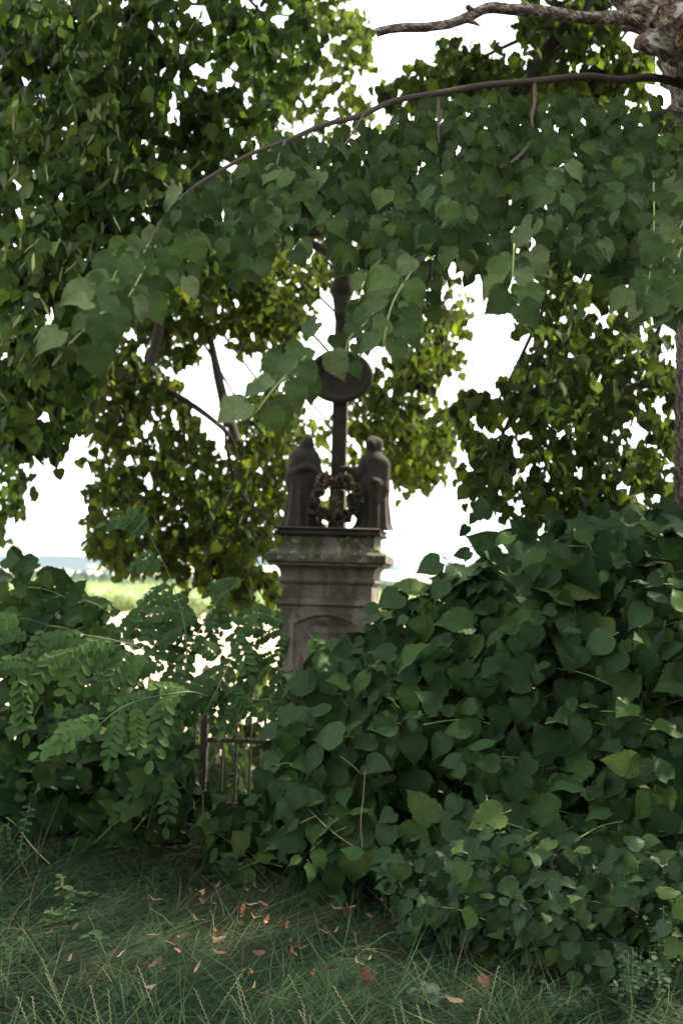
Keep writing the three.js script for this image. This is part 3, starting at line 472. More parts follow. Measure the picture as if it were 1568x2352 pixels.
/* ------------------------------------------------ right-hand linden with the long branch in front */
{
  const base = at(1630, 1345, 8.8); base.y = 0;
  const t = thing('linden_tree', base, 'right-hand linden with lichen-covered burred trunk and a long leafy branch reaching across the front', 'linden tree'), o = t.position;
  const B = (name, pts, rad, mat, sides, bump, seed, step) => mesh(name, tube(pts, rad, sides, bump, seed, step), mat, t, o);
  B('trunk', [V(base.x, -0.2, base.z), at(1624, 1500, 8.6), at(1624, 1100, 8.3), at(1634, 800, 7.5), at(1650, 450, 6.3), at(1655, 200, 5.4), at(1625, 60, 5.1), at(1600, -120, 4.9), at(1580, -700, 5.0), at(1620, -1800, 5.2)], [0.33, 0.21, 0.19, 0.185, 0.185, 0.185, 0.19, 0.17, 0.15, 0.06], lichenBark, 26, 0.14, 4, 0.06);
  { // the swollen, burred head of the trunk where limbs were cut away
    const c = at(1540, 70, 4.9), Q = (x, y, d) => at(x, y, d).sub(c).toArray();
    const f = field([[Q(1580, 62, 4.95), Q(1680, 20, 5.0), 0.125, 0.15], [Q(1590, 90, 5.0), Q(1640, 180, 5.2), 0.1, 0.12], [Q(1535, 104, 4.88), Q(1470, 104, 4.8), 0.055, 0.026], [Q(1540, 40, 4.86), Q(1450, 41, 4.8), 0.06, 0.028], [Q(1510, 30, 4.84), Q(1415, -22, 4.79), 0.05, 0.036], [Q(1525, 75, 4.82), Q(1535, 75, 4.82), 0.035, 0.03], [Q(1560, 40, 4.8), Q(1575, 90, 4.82), 0.05, 0.05]], 0.028, (x, y, z) => 0.03 * fbm(x * 16, y * 16, z * 16, 3) + 0.012 * fbm(x * 55, y * 55, z * 55, 2));
    const m = mesh('burr', carve(f, [-0.28, -0.26, -0.3], [0.42, 0.26, 0.26], 0.0075, 3.2), lichenBark, t); m.position.copy(c).sub(o);
  }
  B('limb', path([[1490, 40, 4.82], [1450, 15, 4.8], [1410, -25, 4.78], [1380, -90, 4.75]]), [0.05, 0.04, 0.035, 0.03], lichenBark, 12, 0.4, 5, 0.02);
  B('limb', path([[1510, 62, 4.85], [1440, 40, 4.8], [1380, 41, 4.75], [1310, 36, 4.7], [1240, 25, 4.65], [1180, 22, 4.62], [1120, 18, 4.6], [1085, 33, 4.58], [1040, 52, 4.55], [985, 62, 4.5], [930, 64, 4.5], [895, 68, 4.5], [864, 76, 4.5]]), [0.045, 0.028, 0.023, 0.02, 0.02, 0.018, 0.019, 0.018, 0.017, 0.015, 0.015, 0.015, 0.014], lichenBark, 12, 0.55, 21, 0.018);
  B('stub', path([[1087, 30, 4.58], [1080, 22, 4.57], [1072, 14, 4.56]]), [0.013, 0.011, 0.009], lichenBark, 8, 0.3, 2);
  B('stub', path([[1076, 48, 4.57], [1088, 52, 4.55], [1099, 58, 4.53]]), [0.009, 0.007, 0.004], lichenBark, 8, 0.3, 2);
  const arc = path([[1640, 240, 5.3], [1568, 196, 5.15], [1490, 178, 5.05], [1420, 184, 5.03], [1350, 176, 5.0], [1225, 187, 4.95], [1110, 196, 4.9], [1005, 214, 4.8], [900, 233, 4.7], [826, 266, 4.6], [740, 288, 4.5], [655, 325, 4.4], [580, 352, 4.3], [500, 396, 4.2], [430, 442, 4.1], [375, 502, 4.0], [340, 560, 3.8]]);
  B('branch', arc, [0.019, 0.017, 0.015, 0.014, 0.013, 0.012, 0.011, 0.0105, 0.0095, 0.009, 0.008, 0.007, 0.006, 0.0045, 0.003, 0.0015], new THREE.MeshStandardMaterial({ map: barkMap2, color: rgb(1.25, 1.1, 1.0), bumpMap: barkBump, bumpScale: 0.003, roughness: 0.8 }), 9, 0.15, 3, 0.03);
  B('branch', path([[1640, 300, 5.3], [1500, 260, 5.4], [1400, 330, 5.5], [1300, 410, 5.5]]), [0.022, 0.016, 0.01, 0.004], darkBark, 8, 0.15, 3);
  B('twig', path([[1010, 209, 4.82], [1006, 260, 4.8], [1008, 330, 4.78], [1003, 370, 4.75], [1012, 408, 4.7]]), [0.006, 0.005, 0.004, 0.003, 0.002], twigMat, 7);
  B('twig', path([[1226, 187, 4.95], [1228, 235, 4.93], [1221, 270, 4.9], [1224, 300, 4.88]]), [0.008, 0.007, 0.006, 0.004], twigMat, 7);
  B('twig', path([[1226, 320, 4.85], [1200, 350, 4.78], [1165, 378, 4.72], [1110, 400, 4.6]]), [0.006, 0.006, 0.004, 0.002], twigMat, 7);
  B('twig', path([[655, 324, 4.38], [640, 360, 4.34], [630, 420, 4.3]]), [0.004, 0.003, 0.002], twigMat, 7);
  B('twig', path([[835, 262, 4.6], [800, 320, 4.55], [770, 356, 4.5]]), [0.004, 0.003, 0.002], twigMat, 7);
  const R = rng(101), out = [], low = [[120, 700], [320, 650], [400, 610], [460, 690], [520, 570], [570, 575], [620, 650], [680, 640], [722, 620], [748, 550], [800, 520], [850, 560], [882, 720], [900, 780], [960, 730], [1030, 690], [1085, 640], [1110, 600], [1150, 690], [1200, 640], [1250, 640], [1310, 620], [1400, 600], [1470, 700], [1568, 740], [1700, 750]];
  const top = [[340, 560], [375, 505], [430, 445], [500, 400], [580, 360], [660, 330], [740, 300], [820, 275], [900, 250], [1000, 225], [1100, 215], [1220, 210], [1350, 215], [1490, 230], [1700, 300]];
  for (let x = 345; x < 1640; x += 13.5) {
    const x0 = x + (R() - 0.5) * 22, y0 = along(top, x0) - 6 + R() * 40 + (R() < 0.3 ? R() * 160 : 0), y1 = along(low, x0) - 12 - R() * 50 - (R() < 0.35 ? R() * 220 : 0);
    if (y1 - y0 < 50) continue;
    const d0 = lerp(4.1, 5.0, clamp((x0 - 350) / 700)) + (R() - 0.5) * 0.3, d1 = d0 - lerp(0.5, 1.05, R()) * clamp((y1 - y0) / 350), dx = -20 - R() * 60;
    spray(out, path([[x0, y0, d0], [x0 + dx * 0.3, lerp(y0, y1, 0.35), lerp(d0, d1, 0.3)], [x0 + dx * 0.6, lerp(y0, y1, 0.7), lerp(d0, d1, 0.75)], [x0 + dx, y1, d1]]), 0.054, 0.044, R, { end: 1.12, tumble: 1.25, loose: 0.9, fwd: 0.15 });
    if (R() < 0.04) B('twig', path([[x0, y0 - 10, d0 + 0.02], [x0 + dx * 0.3, lerp(y0, y1, 0.35), lerp(d0, d1, 0.3) + 0.04], [x0 + dx * 0.6, lerp(y0, y1, 0.7), lerp(d0, d1, 0.75) + 0.04], [x0 + dx, y1, d1 + 0.03]]), [0.003, 0.0025, 0.002, 0.001], twigMat, 5);
  }
  for (const [pts, s] of [[[[375, 502, 4.0], [310, 610, 3.7], [240, 690, 3.4], [190, 760, 3.25], [160, 790, 3.2]], 0.085], [[[360, 560, 3.9], [330, 620, 3.6], [280, 700, 3.3], [230, 720, 3.1]], 0.085], [[[300, 560, 3.9], [270, 620, 3.6], [235, 690, 3.3]], 0.08],
    [[[760, 740, 3.6], [700, 820, 3.4], [640, 880, 3.3], [585, 950, 3.2]], 0.075], [[[720, 840, 3.5], [640, 880, 3.35], [600, 930, 3.25]], 0.085], [[[870, 700, 3.9], [840, 740, 3.7], [800, 780, 3.6], [790, 830, 3.55]], 0.06], [[[960, 600, 3.9], [900, 700, 3.5], [880, 790, 3.3]], 0.085], [[[1180, 560, 4.0], [1175, 640, 3.7], [1165, 690, 3.6]], 0.08],
    [[[1500, 420, 4.4], [1500, 540, 4.0], [1490, 640, 3.8], [1480, 690, 3.7]], 0.085], [[[1600, 480, 4.2], [1560, 580, 3.9], [1530, 680, 3.7]], 0.085], [[[1600, 380, 4.4], [1570, 500, 4.1], [1520, 600, 3.8]], 0.085], [[[1640, 600, 3.9], [1590, 680, 3.8], [1550, 720, 3.7]], 0.085]]) { spray(out, path(pts), s * 0.82, 0.056, R, { end: 1, tumble: 0.9 }); B('twig', path(pts.map(([x, y, d]) => [x, y, d + 0.03])), [0.0022, 0.0018, 0.001], shootMat, 5); }
  foliage(t, out, bigLeaves, frontLeafMats, midLeaf, frontLeafStuff, [0.052, 0.092, 0.026]);
  // the same tree's crown above the view: its shade falls on the verge
  const up = []; worldCrown(up, [[-3.0, 5.0, 4.6, 9.0, -9.0, -4.0, 1300], [1.0, 8.0, 6.0, 11, -9.5, -2.8, 1000]], 0.14, rng(44));
  foliage(t, up.filter((l) => { const [, y, d] = view(l.p); return y < -60 || d < 0; }), farLeaves, rearLeafMats, farLeaf, shadeLeaf, [0.06, 0.09, 0.022], 0, 'leaf', 'upper_crown');
}

/* ------------------------------------------------ left linden, rear linden, far right linden */
const tintRear = [0.12, 0.165, 0.022];
function bough(t, pts, rad, mat = darkBark) { mesh('branch', tube(pts, rad, 7, 0.15, 1), mat, t, t.position); }
function boughs(t, from, blobs, R) { for (const [px, py, rx, ry, d] of blobs) { const e = at(px + rx * 0.3 * (R() - 0.5), py, d), m = from.clone().lerp(e, 0.5).add(V(0, 0.5 + R() * 0.5, 0)); bough(t, [from, m, e], [0.05, 0.025, 0.008]); } }
{
  const base = at(-260, 1345, 11.5); base.y = 0;
  const t = thing('linden_tree', base, 'left linden whose leafy boughs with pale bracts fill the upper left', 'linden tree'), R = rng(202), out = [];
  const fork = at(-220, -150, 10.8);
  mesh('trunk', tube([V(base.x, -0.2, base.z), at(-250, 700, 11.3), fork, at(-120, -1000, 10.8), at(-60, -1900, 10.8)], [0.4, 0.3, 0.24, 0.18, 0.06], 16, 0.15, 2, 0.15), darkBark, t, t.position);
  const blobs = [[160, 40, 260, 90, 9.2, 1.2, 110], [60, 60, 110, 70, 9.5, 1, 50], [20, 150, 40, 140, 9.5, 1, 34], [240, 180, 150, 170, 9.2, 1.2, 150], [450, 120, 220, 190, 9.5, 1.3, 200], [650, 90, 120, 150, 10, 1.2, 75], [130, 330, 190, 170, 8.8, 1.1, 170], [330, 380, 190, 180, 9, 1.1, 170], [520, 330, 170, 120, 9.6, 1, 95], [80, 560, 150, 180, 8.6, 1.1, 170], [250, 560, 170, 150, 9, 1, 120], [420, 560, 150, 130, 9.4, 1, 80], [70, 760, 140, 150, 8.8, 1.1, 130], [60, 900, 110, 130, 9.2, 1, 95], [150, 850, 70, 120, 9.2, .8, 40], [120, 980, 80, 60, 9.4, 0.8, 26], [20, 1010, 40, 70, 9.6, 0.8, 20], [200, 780, 60, 60, 9.4, .6, 18]];
  crown(out, blobs, 0.082, R);
  boughs(t, fork, blobs, R);
  bough(t, path([[-100, 90, 9.6], [60, 62, 9.4], [190, 30, 9.2], [260, -30, 9.1]]), [0.05, 0.04, 0.03, 0.02]);
  bough(t, path([[-100, 200, 9.8], [40, 215, 9.6], [140, 170, 9.5]]), [0.04, 0.03, 0.012]);
  const left = []; crown(left, [[10, 1140, 45, 110, 13, 1, 34], [40, 1100, 35, 60, 13.2, .8, 12]], 0.085, R); out.push(...left);
  foliage(t, out, bigLeaves.slice(0, 3), [leafMat(0.07, 0.13, 0.026, 0.55, 0.1), leafMat(0.085, 0.15, 0.028, 0.55, 0.1), leafMat(0.06, 0.11, 0.026, 0.55, 0.1), leafMat(0.12, 0.18, 0.03, 0.6, 0.1)], midLeaf, rearLeafStuff, [0.062, 0.115, 0.022], 300, 'leaf', 'foliage', 0.5);
  const br = rng(6), bract = new THREE.PlaneGeometry(0.17, 1, 2, 4); { const p = bract.attributes.position; for (let i = 0; i < p.count; i++) { const y = p.getY(i); p.setXYZ(i, p.getX(i) * (1 - Math.abs(y) ** 3 * 5), y - 0.5, 0.15 * Math.sin(y * 3)); } bract.computeVertexNormals(); }
  const nearest = out.filter((l) => { const [x, y] = view(l.p); return x > 0 && x < 700 && y > 0 && y < 1000; }).sort((a, b) => view(a.p)[2] - view(b.p)[2]).slice(0, 700);
  for (let i = 0; i < 105; i++) { const l = nearest[Math.floor(br() * nearest.length)], m = mesh('bract', bract, bractMat, t); m.position.copy(l.p).sub(t.position).add(V((br() - 0.5) * 0.1, -0.03, 0.1)); m.rotation.set((br() - 0.5) * 1.2, br() * 6.28, (br() - 0.5) * 1.7); m.scale.set(0.07 + br() * 0.09, 0.06 + br() * 0.05, 0.09); }
  const up = []; worldCrown(up, [[-8, 0.5, 6.4, 12, -13.5, -7, 900]], 0.15, rng(45));
  foliage(t, up.filter((l) => { const [, y] = view(l.p); return y < -80; }), farLeaves, rearLeafMats, farLeaf, shadeLeaf, [0.06, 0.09, 0.022], 0, 'leaf', 'upper_crown');
}
{
  const base = at(-210, 1345, 15.5); base.y = 0;
  const t = thing('linden_tree', base, 'rear linden with drooping sunlit yellow-green boughs behind the stone cross', 'linden tree'), R = rng(303), out = [];
  const fork = at(-150, 250, 15.3);
  mesh('trunk', tube([V(base.x, -0.2, base.z), at(-200, 1000, 15.4), fork, at(-20, -300, 15.2), at(60, -1300, 15)], [0.3, 0.22, 0.19, 0.14, 0.05], 14, 0.15, 2, 0.15), darkBark, t, t.position);
  const blobs = [[740, 90, 110, 130, 14.5, 1.5, 90], [700, 260, 130, 80, 14.5, 1.4, 60], [600, 200, 70, 90, 14.5, 1.4, 26], [820, 60, 40, 110, 14.5, 1.2, 30], [840, 220, 60, 60, 14.6, 1, 20], [640, 640, 150, 110, 14.2, 1.6, 110], [500, 700, 110, 80, 13.8, 1.3, 60], [600, 780, 70, 60, 14, 1.2, 36], [400, 760, 90, 70, 13.4, 1, 40], [330, 860, 110, 90, 13, 1, 80], [250, 930, 110, 90, 12.8, 1, 110], [230, 830, 80, 60, 12.8, 1, 60], [480, 570, 180, 100, 13.6, 1, 170], [610, 690, 110, 90, 13.8, 1, 110], [330, 660, 120, 90, 13, 1, 80], [660, 820, 60, 60, 14.2, 1, 50], [640, 920, 50, 60, 14.4, .8, 50], [1000, 840, 60, 60, 14, 1, 50], [400, 700, 130, 70, 13.4, 1, 90], [560, 640, 110, 70, 13.6, 1, 80], [390, 960, 80, 80, 13.2, 1, 38], [340, 1050, 150, 70, 13.2, 1, 70], [480, 1120, 140, 110, 13.4, 1.1, 120], [600, 1000, 70, 110, 14, 1.2, 100], [560, 1180, 110, 110, 13.8, 1, 110], [430, 1190, 140, 90, 13.6, 1, 110], [270, 1170, 80, 110, 12.8, .9, 95], [320, 1260, 100, 60, 13, .9, 60], [500, 1270, 130, 90, 13.4, .9, 150], [570, 1350, 80, 60, 13.4, .7, 60], [640, 960, 60, 70, 15, 1, 26], [700, 1020, 60, 80, 15.5, 1, 30], [620, 1130, 60, 120, 14.4, 1, 60], [840, 1080, 40, 80, 15.4, 1, 22], [760, 1120, 50, 80, 15.6, 1, 22], [960, 760, 110, 90, 14, 1.4, 90], [1020, 700, 70, 70, 14, 1.2, 46], [930, 880, 90, 60, 14.2, 1.2, 60], [880, 960, 70, 70, 14.4, 1.2, 46], [960, 1010, 90, 80, 14, 1.1, 120], [1020, 970, 60, 40, 14, .8, 40], [940, 1080, 60, 50, 14.2, .8, 50], [830, 960, 70, 90, 14.6, 1, 60], [880, 560, 160, 130, 14.4, 1.6, 90]];
  crown(out, blobs, 0.088, R);
  boughs(t, fork, blobs.filter((b, i) => i % 2), R);
  bough(t, path([[370, 560, 13], [382, 660, 12.8], [360, 780, 12.6], [336, 872, 12.5]]), [0.07, 0.062, 0.05, 0.045]);
  bough(t, path([[336, 868, 12.5], [400, 905, 12.5], [470, 950, 12.5], [530, 1005, 12.5], [545, 1060, 12.6]]), [0.045, 0.03, 0.025, 0.02, 0.01]);
  bough(t, path([[336, 868, 12.5], [280, 890, 12.6], [250, 930, 12.7]]), [0.03, 0.02, 0.008]);
  bough(t, path([[480, 760, 13], [500, 860, 12.9], [520, 940, 12.8], [545, 1015, 12.7]]), [0.025, 0.04, 0.048, 0.042]);
  bough(t, path([[510, 900, 12.8], [515, 960, 12.8], [520, 1020, 12.8]]), [0.02, 0.02, 0.01]);
  bough(t, path([[700, 660, 14], [620, 690, 14], [560, 740, 14]]), [0.02, 0.03, 0.02]);
  bough(t, path([[520, 1020, 12.8], [545, 1120, 12.8], [600, 1180, 12.9], [650, 1220, 13]]), [0.02, 0.015, 0.012, 0.006]);
  bough(t, path([[420, 940, 12.8], [430, 1040, 12.8], [470, 1160, 12.9]]), [0.012, 0.01, 0.006]);
  foliage(t, out, bigLeaves.slice(0, 3), rearLeafMats, farLeaf, rearLeafStuff, [0.078, 0.12, 0.018], 300, 'leaf', 'foliage', 0.55);
  const up = []; worldCrown(up, [[-5, 5, 7.2, 12, -13.6, -10.5, 750]], 0.15, rng(46));
  foliage(t, up.filter((l) => { const [, y] = view(l.p); return y < -80; }), farLeaves, rearLeafMats, farLeaf, shadeLeaf, [0.06, 0.09, 0.022], 0, 'leaf', 'upper_crown');
}
{
  const base = at(1820, 1345, 11); base.y = 0;
  const t = thing('linden_tree', base, 'darker linden at far right with layered boughs beside the sky gap', 'linden tree'), R = rng(404), out = [];
  const fork = at(1760, 300, 10.6);
  mesh('trunk', tube([V(base.x, -0.2, base.z), at(1800, 800, 10.8), fork, at(1640, -600, 10.2), at(1600, -1600, 10)], [0.38, 0.28, 0.22, 0.16, 0.05], 14, 0.15, 2, 0.15), darkBark, t, t.position);
  const blobs = [[940, 215, 70, 45, 10, .8, 60], [1010, 170, 70, 45, 10, .8, 60], [1060, 130, 70, 30, 10, .8, 50], [1110, 215, 110, 45, 9.8, .8, 90], [1150, 150, 60, 40, 9.8, .8, 40], [1220, 60, 50, 60, 9.8, .8, 40], [1350, 40, 110, 50, 9.8, .8, 90], [1450, 160, 90, 60, 9.8, .8, 80], [1300, 200, 130, 60, 9.8, .8, 120], [1240, 120, 80, 90, 9.8, 1, 55], [1300, 50, 90, 60, 9.8, 1, 40], [1380, 130, 120, 90, 9.8, 1, 80], [1420, 230, 130, 60, 9.8, 1, 60], [1210, 190, 60, 40, 9.8, .8, 22], [1240, 650, 70, 40, 9, .7, 26], [1330, 620, 110, 60, 9.2, 1, 55], [1450, 640, 110, 90, 9.3, 1, 75], [1300, 720, 110, 60, 9, 1, 60], [1350, 810, 140, 90, 9, 1, 130], [1250, 860, 90, 60, 8.8, .8, 55], [1470, 800, 100, 140, 9.3, 1, 120], [1150, 930, 110, 45, 8.7, .7, 50], [1280, 950, 150, 80, 8.8, .9, 140], [1450, 980, 120, 120, 9.2, 1, 130], [1110, 1030, 70, 50, 8.6, .7, 40], [1200, 1070, 130, 70, 8.7, .8, 100], [1350, 1090, 140, 80, 8.9, .9, 120], [1090, 1120, 50, 40, 8.6, .6, 20], [1230, 1160, 110, 40, 8.8, .7, 45], [1370, 1170, 110, 50, 8.9, .7, 50], [1480, 1130, 90, 80, 9.2, .8, 60], [1600, 900, 60, 300, 9, 1, 90]];
  crown(out, blobs, 0.08, R, 7, {}, 0.3);
  boughs(t, fork, blobs.filter((b, i) => i % 2), R);
  bough(t, path([[1360, -30, 9.6], [1300, 60, 9.5], [1250, 120, 9.5], [1216, 185, 9.4], [1190, 260, 9.4]]), [0.06, 0.055, 0.045, 0.035, 0.015]);
  bough(t, path([[1700, 830, 9.6], [1500, 880, 9.3], [1350, 900, 9.1], [1200, 935, 8.9], [1080, 930, 8.7]]), [0.05, 0.035, 0.025, 0.015, 0.006]);
  foliage(t, out, bigLeaves.slice(0, 3), [leafMat(0.06, 0.1, 0.02, 0.5, 0.06), leafMat(0.075, 0.12, 0.02, 0.5, 0.06), leafMat(0.045, 0.078, 0.018, 0.5, 0.06), leafMat(0.17, 0.23, 0.026, 0.64, 0.06)], midLeaf, rearLeafStuff, [0.075, 0.12, 0.02], 300, 'leaf', 'foliage', 0.55);
  const up = []; worldCrown(up, [[1, 8, 7, 12, -12, -6.5, 480], [6, 12, 5, 10, -9, -4, 60]], 0.15, rng(47));
  foliage(t, up.filter((l) => { const [x, y] = view(l.p); return y < -80 || x > 1700; }), farLeaves, rearLeafMats, farLeaf, shadeLeaf, [0.06, 0.09, 0.022], 0, 'leaf', 'upper_crown');
}

{ // across the lane, at the viewer's back: the other row of the avenue, which keeps the low sky off the verge
  const R = rng(71), mk = (x) => { const t = thing('avenue_tree', V(x, 0, 10), 'linden of the row on the near side of the lane, behind the viewer', 'linden tree', 'lindens on the near side of the lane'); mesh('trunk', tube([V(0, -0.2, 0), V(0.1, 2, 0), V(0, 5, 0.1), V(0.1, 8, 0)], [0.34, 0.26, 0.2, 0.06], 12, 0.1), darkBark, t); return t; };
  const first = mk(-3.2), out = []; worldCrown(out, [[-7.8, 1.4, 0.3, 10.5, 7.6, 12.6, 1200]], 0.42, R, 5);
  foliage(first, out, farLeaves, rearLeafMats, farLeaf, shadeLeaf, [0.06, 0.09, 0.022], 0, 'leaf', 'foliage');
  for (const x of [4.4, -10.8, 12]) { const c = first.clone(); c.name = numbered('avenue_tree'); c.position.x = x; c.rotation.y = 0; scene.add(c); }
}

{ // the hedge goes on to either side of the view and keeps the light off the verge there
  const R = rng(72);
  for (const [x0, x1, z0, z1, h, label] of [[-6.5, -2.9, -8.2, -4.6, 3.2, 'dense hedge shrub continuing the verge beyond the left edge'], [2.7, 6.5, -7.0, -3.2, 3.0, 'dense hedge shrub continuing the verge beyond the right edge']]) {
    const t = thing('hedge_shrub', V((x0 + x1) / 2, 0, (z0 + z1) / 2), label, 'shrub'), out = []; worldCrown(out, [[x0, x1, -0.6, h, z0, z1, 700]], 0.2, R, 6);
    mesh('stem', tube([V(0, -0.1, 0), V(0.1, 0.8, 0), V(0.1, 1.9, 0.1)], [0.06, 0.05, 0.02], 8), twigMat, t);
    foliage(t, out.filter((l) => { const [x] = view(l.p); return l.p.y > 0.02 && (x < -60 || x > 1640); }), farLeaves, rearLeafMats, farLeaf, shadeLeaf, [0.05, 0.085, 0.028], 0);
  }
}
/* ------------------------------------------------ shrubs of linden suckers */
function suckers(label, poly, depth, n, size, seed, mats, tint, o = {}) {
  const xs = poly.map((p) => p[0]), ys = poly.map((p) => p[1]), x0 = Math.min(...xs), x1 = Math.max(...xs), y0 = Math.min(...ys), y1 = Math.max(...ys), R = rng(seed), out = [];
  const mid = at((x0 + x1) / 2, 1345, depth((y0 + y1) / 2) + 0.6); mid.y = 0;
  const t = thing('linden_shrub', mid, label, 'shrub'); let shoots = 0;
  for (let i = 0, tries = 0; i < n && tries < n * 30; tries++) {
    const x = lerp(x0, x1, R()), y = lerp(y0, y1, R()); if (!inside(poly, x, y)) continue; i++;
    const back = R() ** 1.6 * (o.thick ?? 1.2), d = depth(y) + back, L = (0.32 + R() * 0.4) / (M * d), a = (o.angle ?? Math.PI * 0.97) + (R() - 0.5) * (o.fan ?? 1.5), ex = x + Math.cos(a) * L, ey = y + Math.sin(a) * L * 0.8 - L * 0.12;
    const f = (k) => [lerp(x, ex, k), lerp(y, ey, k) - Math.sin(k * Math.PI) * L * 0.13, d - k * 0.3 * R()];
    let k1 = 1; while (k1 > 0.25 && !inside(poly, lerp(x, ex, k1), lerp(y, ey, k1))) k1 -= 0.15;
    if (k1 <= 0.25) continue;
    const pts = path([f(0), f(k1 * 0.35), f(k1 * 0.7), f(k1)]); if (pts.some((p) => p.y < 0.03)) continue;
    spray(out, pts, size, size * 0.42, R, { face: 0.7, up: 0.5, hang: 0.6, side: 0.7, fwd: 0.45, tumble: 1.15, small: 0.5, range: 1.5, end: o.end ?? 0.6, loose: 0.45 });
    if (back < 0.5 && shoots < 60) { shoots++; const c = new THREE.CatmullRomCurve3(pts), k0 = R() * 0.4; mesh('shoot', tube([0, 0.33, 0.67, 1].map((k) => c.getPointAt(k0 + k * 0.55)), [0.0035, 0.003, 0.002], 5), shootMat, t, t.position); }
  }
  const R2 = rng(seed + 1); for (let i = 0; i < (o.stems ?? 8); i++) { const k = R2(), px = lerp(x0, x1, k), e = at(px, along(poly.filter((p) => p[1] < (y0 + y1) / 2 + 200).sort((a, b) => a[0] - b[0]), px) + 160, depth(y0) + 0.6), b = V(lerp(mid.x, e.x, 0.6), -0.05, mid.z - 0.1); mesh('stem', tube([b, b.clone().lerp(e, 0.5).add(V(0.05, 0.1, 0)), e], [0.02, 0.014, 0.006], 6), twigMat, t, t.position); }
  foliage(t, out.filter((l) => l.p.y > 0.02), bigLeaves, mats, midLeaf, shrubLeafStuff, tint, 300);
  return t;
}
const rightPoly = [[690, 1560], [760, 1530], [840, 1460], [900, 1440], [960, 1400], [1010, 1340], [1050, 1270], [1075, 1225], [1130, 1215], [1200, 1245], [1300, 1225], [1400, 1205], [1480, 1215], [1568, 1225], [1860, 1200], [1860, 2140], [1500, 2080], [1400, 2060], [1250, 2060], [1150, 2060], [1000, 2060], [900, 2040], [820, 2030], [700, 2010], [620, 1930], [600, 1850], [620, 1780], [650, 1660]];
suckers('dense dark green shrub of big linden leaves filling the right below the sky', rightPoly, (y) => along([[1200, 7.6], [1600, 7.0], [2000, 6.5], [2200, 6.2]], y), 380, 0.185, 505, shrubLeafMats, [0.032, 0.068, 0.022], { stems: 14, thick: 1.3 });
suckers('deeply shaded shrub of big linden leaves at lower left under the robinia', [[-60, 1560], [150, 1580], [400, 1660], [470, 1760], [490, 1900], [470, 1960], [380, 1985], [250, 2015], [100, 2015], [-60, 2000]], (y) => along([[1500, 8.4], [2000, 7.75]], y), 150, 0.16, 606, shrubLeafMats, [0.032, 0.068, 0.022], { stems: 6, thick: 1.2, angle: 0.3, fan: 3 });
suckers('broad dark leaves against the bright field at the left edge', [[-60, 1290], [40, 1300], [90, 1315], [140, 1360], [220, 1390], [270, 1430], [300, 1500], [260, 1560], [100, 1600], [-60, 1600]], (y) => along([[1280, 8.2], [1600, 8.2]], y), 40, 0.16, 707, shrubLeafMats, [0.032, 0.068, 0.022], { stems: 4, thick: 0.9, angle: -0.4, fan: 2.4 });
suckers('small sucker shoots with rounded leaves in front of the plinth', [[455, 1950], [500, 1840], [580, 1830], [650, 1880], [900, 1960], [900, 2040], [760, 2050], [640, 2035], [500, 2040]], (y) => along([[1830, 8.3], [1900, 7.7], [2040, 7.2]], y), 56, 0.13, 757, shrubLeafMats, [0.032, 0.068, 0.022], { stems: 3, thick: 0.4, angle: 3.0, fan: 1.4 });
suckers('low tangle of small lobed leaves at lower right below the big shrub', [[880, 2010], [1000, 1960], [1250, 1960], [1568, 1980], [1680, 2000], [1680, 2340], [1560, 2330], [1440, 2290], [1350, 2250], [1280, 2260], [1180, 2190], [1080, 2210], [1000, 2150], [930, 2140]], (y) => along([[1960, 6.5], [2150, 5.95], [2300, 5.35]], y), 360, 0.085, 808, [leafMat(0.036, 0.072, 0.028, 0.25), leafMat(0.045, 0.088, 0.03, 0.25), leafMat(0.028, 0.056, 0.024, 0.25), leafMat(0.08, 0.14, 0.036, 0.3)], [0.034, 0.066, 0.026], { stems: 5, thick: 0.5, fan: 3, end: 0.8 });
{ // thin sunlit shrub behind the railing
  const c = at(575, 1345, 12.3); c.y = 0; const t = thing('hedge_shrub', c, 'thin sunlit yellow-green shrub behind the railing beside the pedestal', 'shrub'), R = rng(77), out = [];
  crown(out, [[540, 1850, 130, 40, 10.3, .5, 90], [560, 1560, 60, 60, 12, .5, 20], [520, 1640, 50, 90, 12, .5, 24], [600, 1620, 50, 60, 12.2, .5, 16], [560, 1730, 80, 80, 12, .5, 44], [520, 1800, 90, 60, 11, .4, 60], [560, 1680, 70, 120, 10.8, .3, 26], [450, 1760, 60, 90, 10.8, .4, 40], [590, 1560, 60, 60, 11, .3, 14], [440, 1700, 70, 110, 11.6, .6, 50], [300, 1650, 120, 120, 11.2, .6, 70], [120, 1620, 150, 120, 11.2, .6, 80], [620, 1780, 40, 80, 11.8, .5, 18], [500, 1820, 120, 50, 11.6, .6, 50], [250, 1810, 240, 60, 11.2, .6, 90]], 0.075, R, 6);
  for (let i = 0; i < 12; i++) { const e = at(120 + i * 44, 1560 + R() * 120, 11.8); mesh('stem', tube([V(lerp(c.x, e.x, 0.7), -0.05, c.z), c.clone().lerp(e, 0.5).add(V((R() - 0.5) * 0.3, 0.2, 0)), e], [0.016, 0.011, 0.004], 6), twigMat, t, t.position); }
  foliage(t, out, farLeaves, [leafMat(0.1, 0.15, 0.04, 0.5), leafMat(0.08, 0.13, 0.04, 0.5)], farLeaf, rearLeafStuff, [0.09, 0.14, 0.038], 200);
}

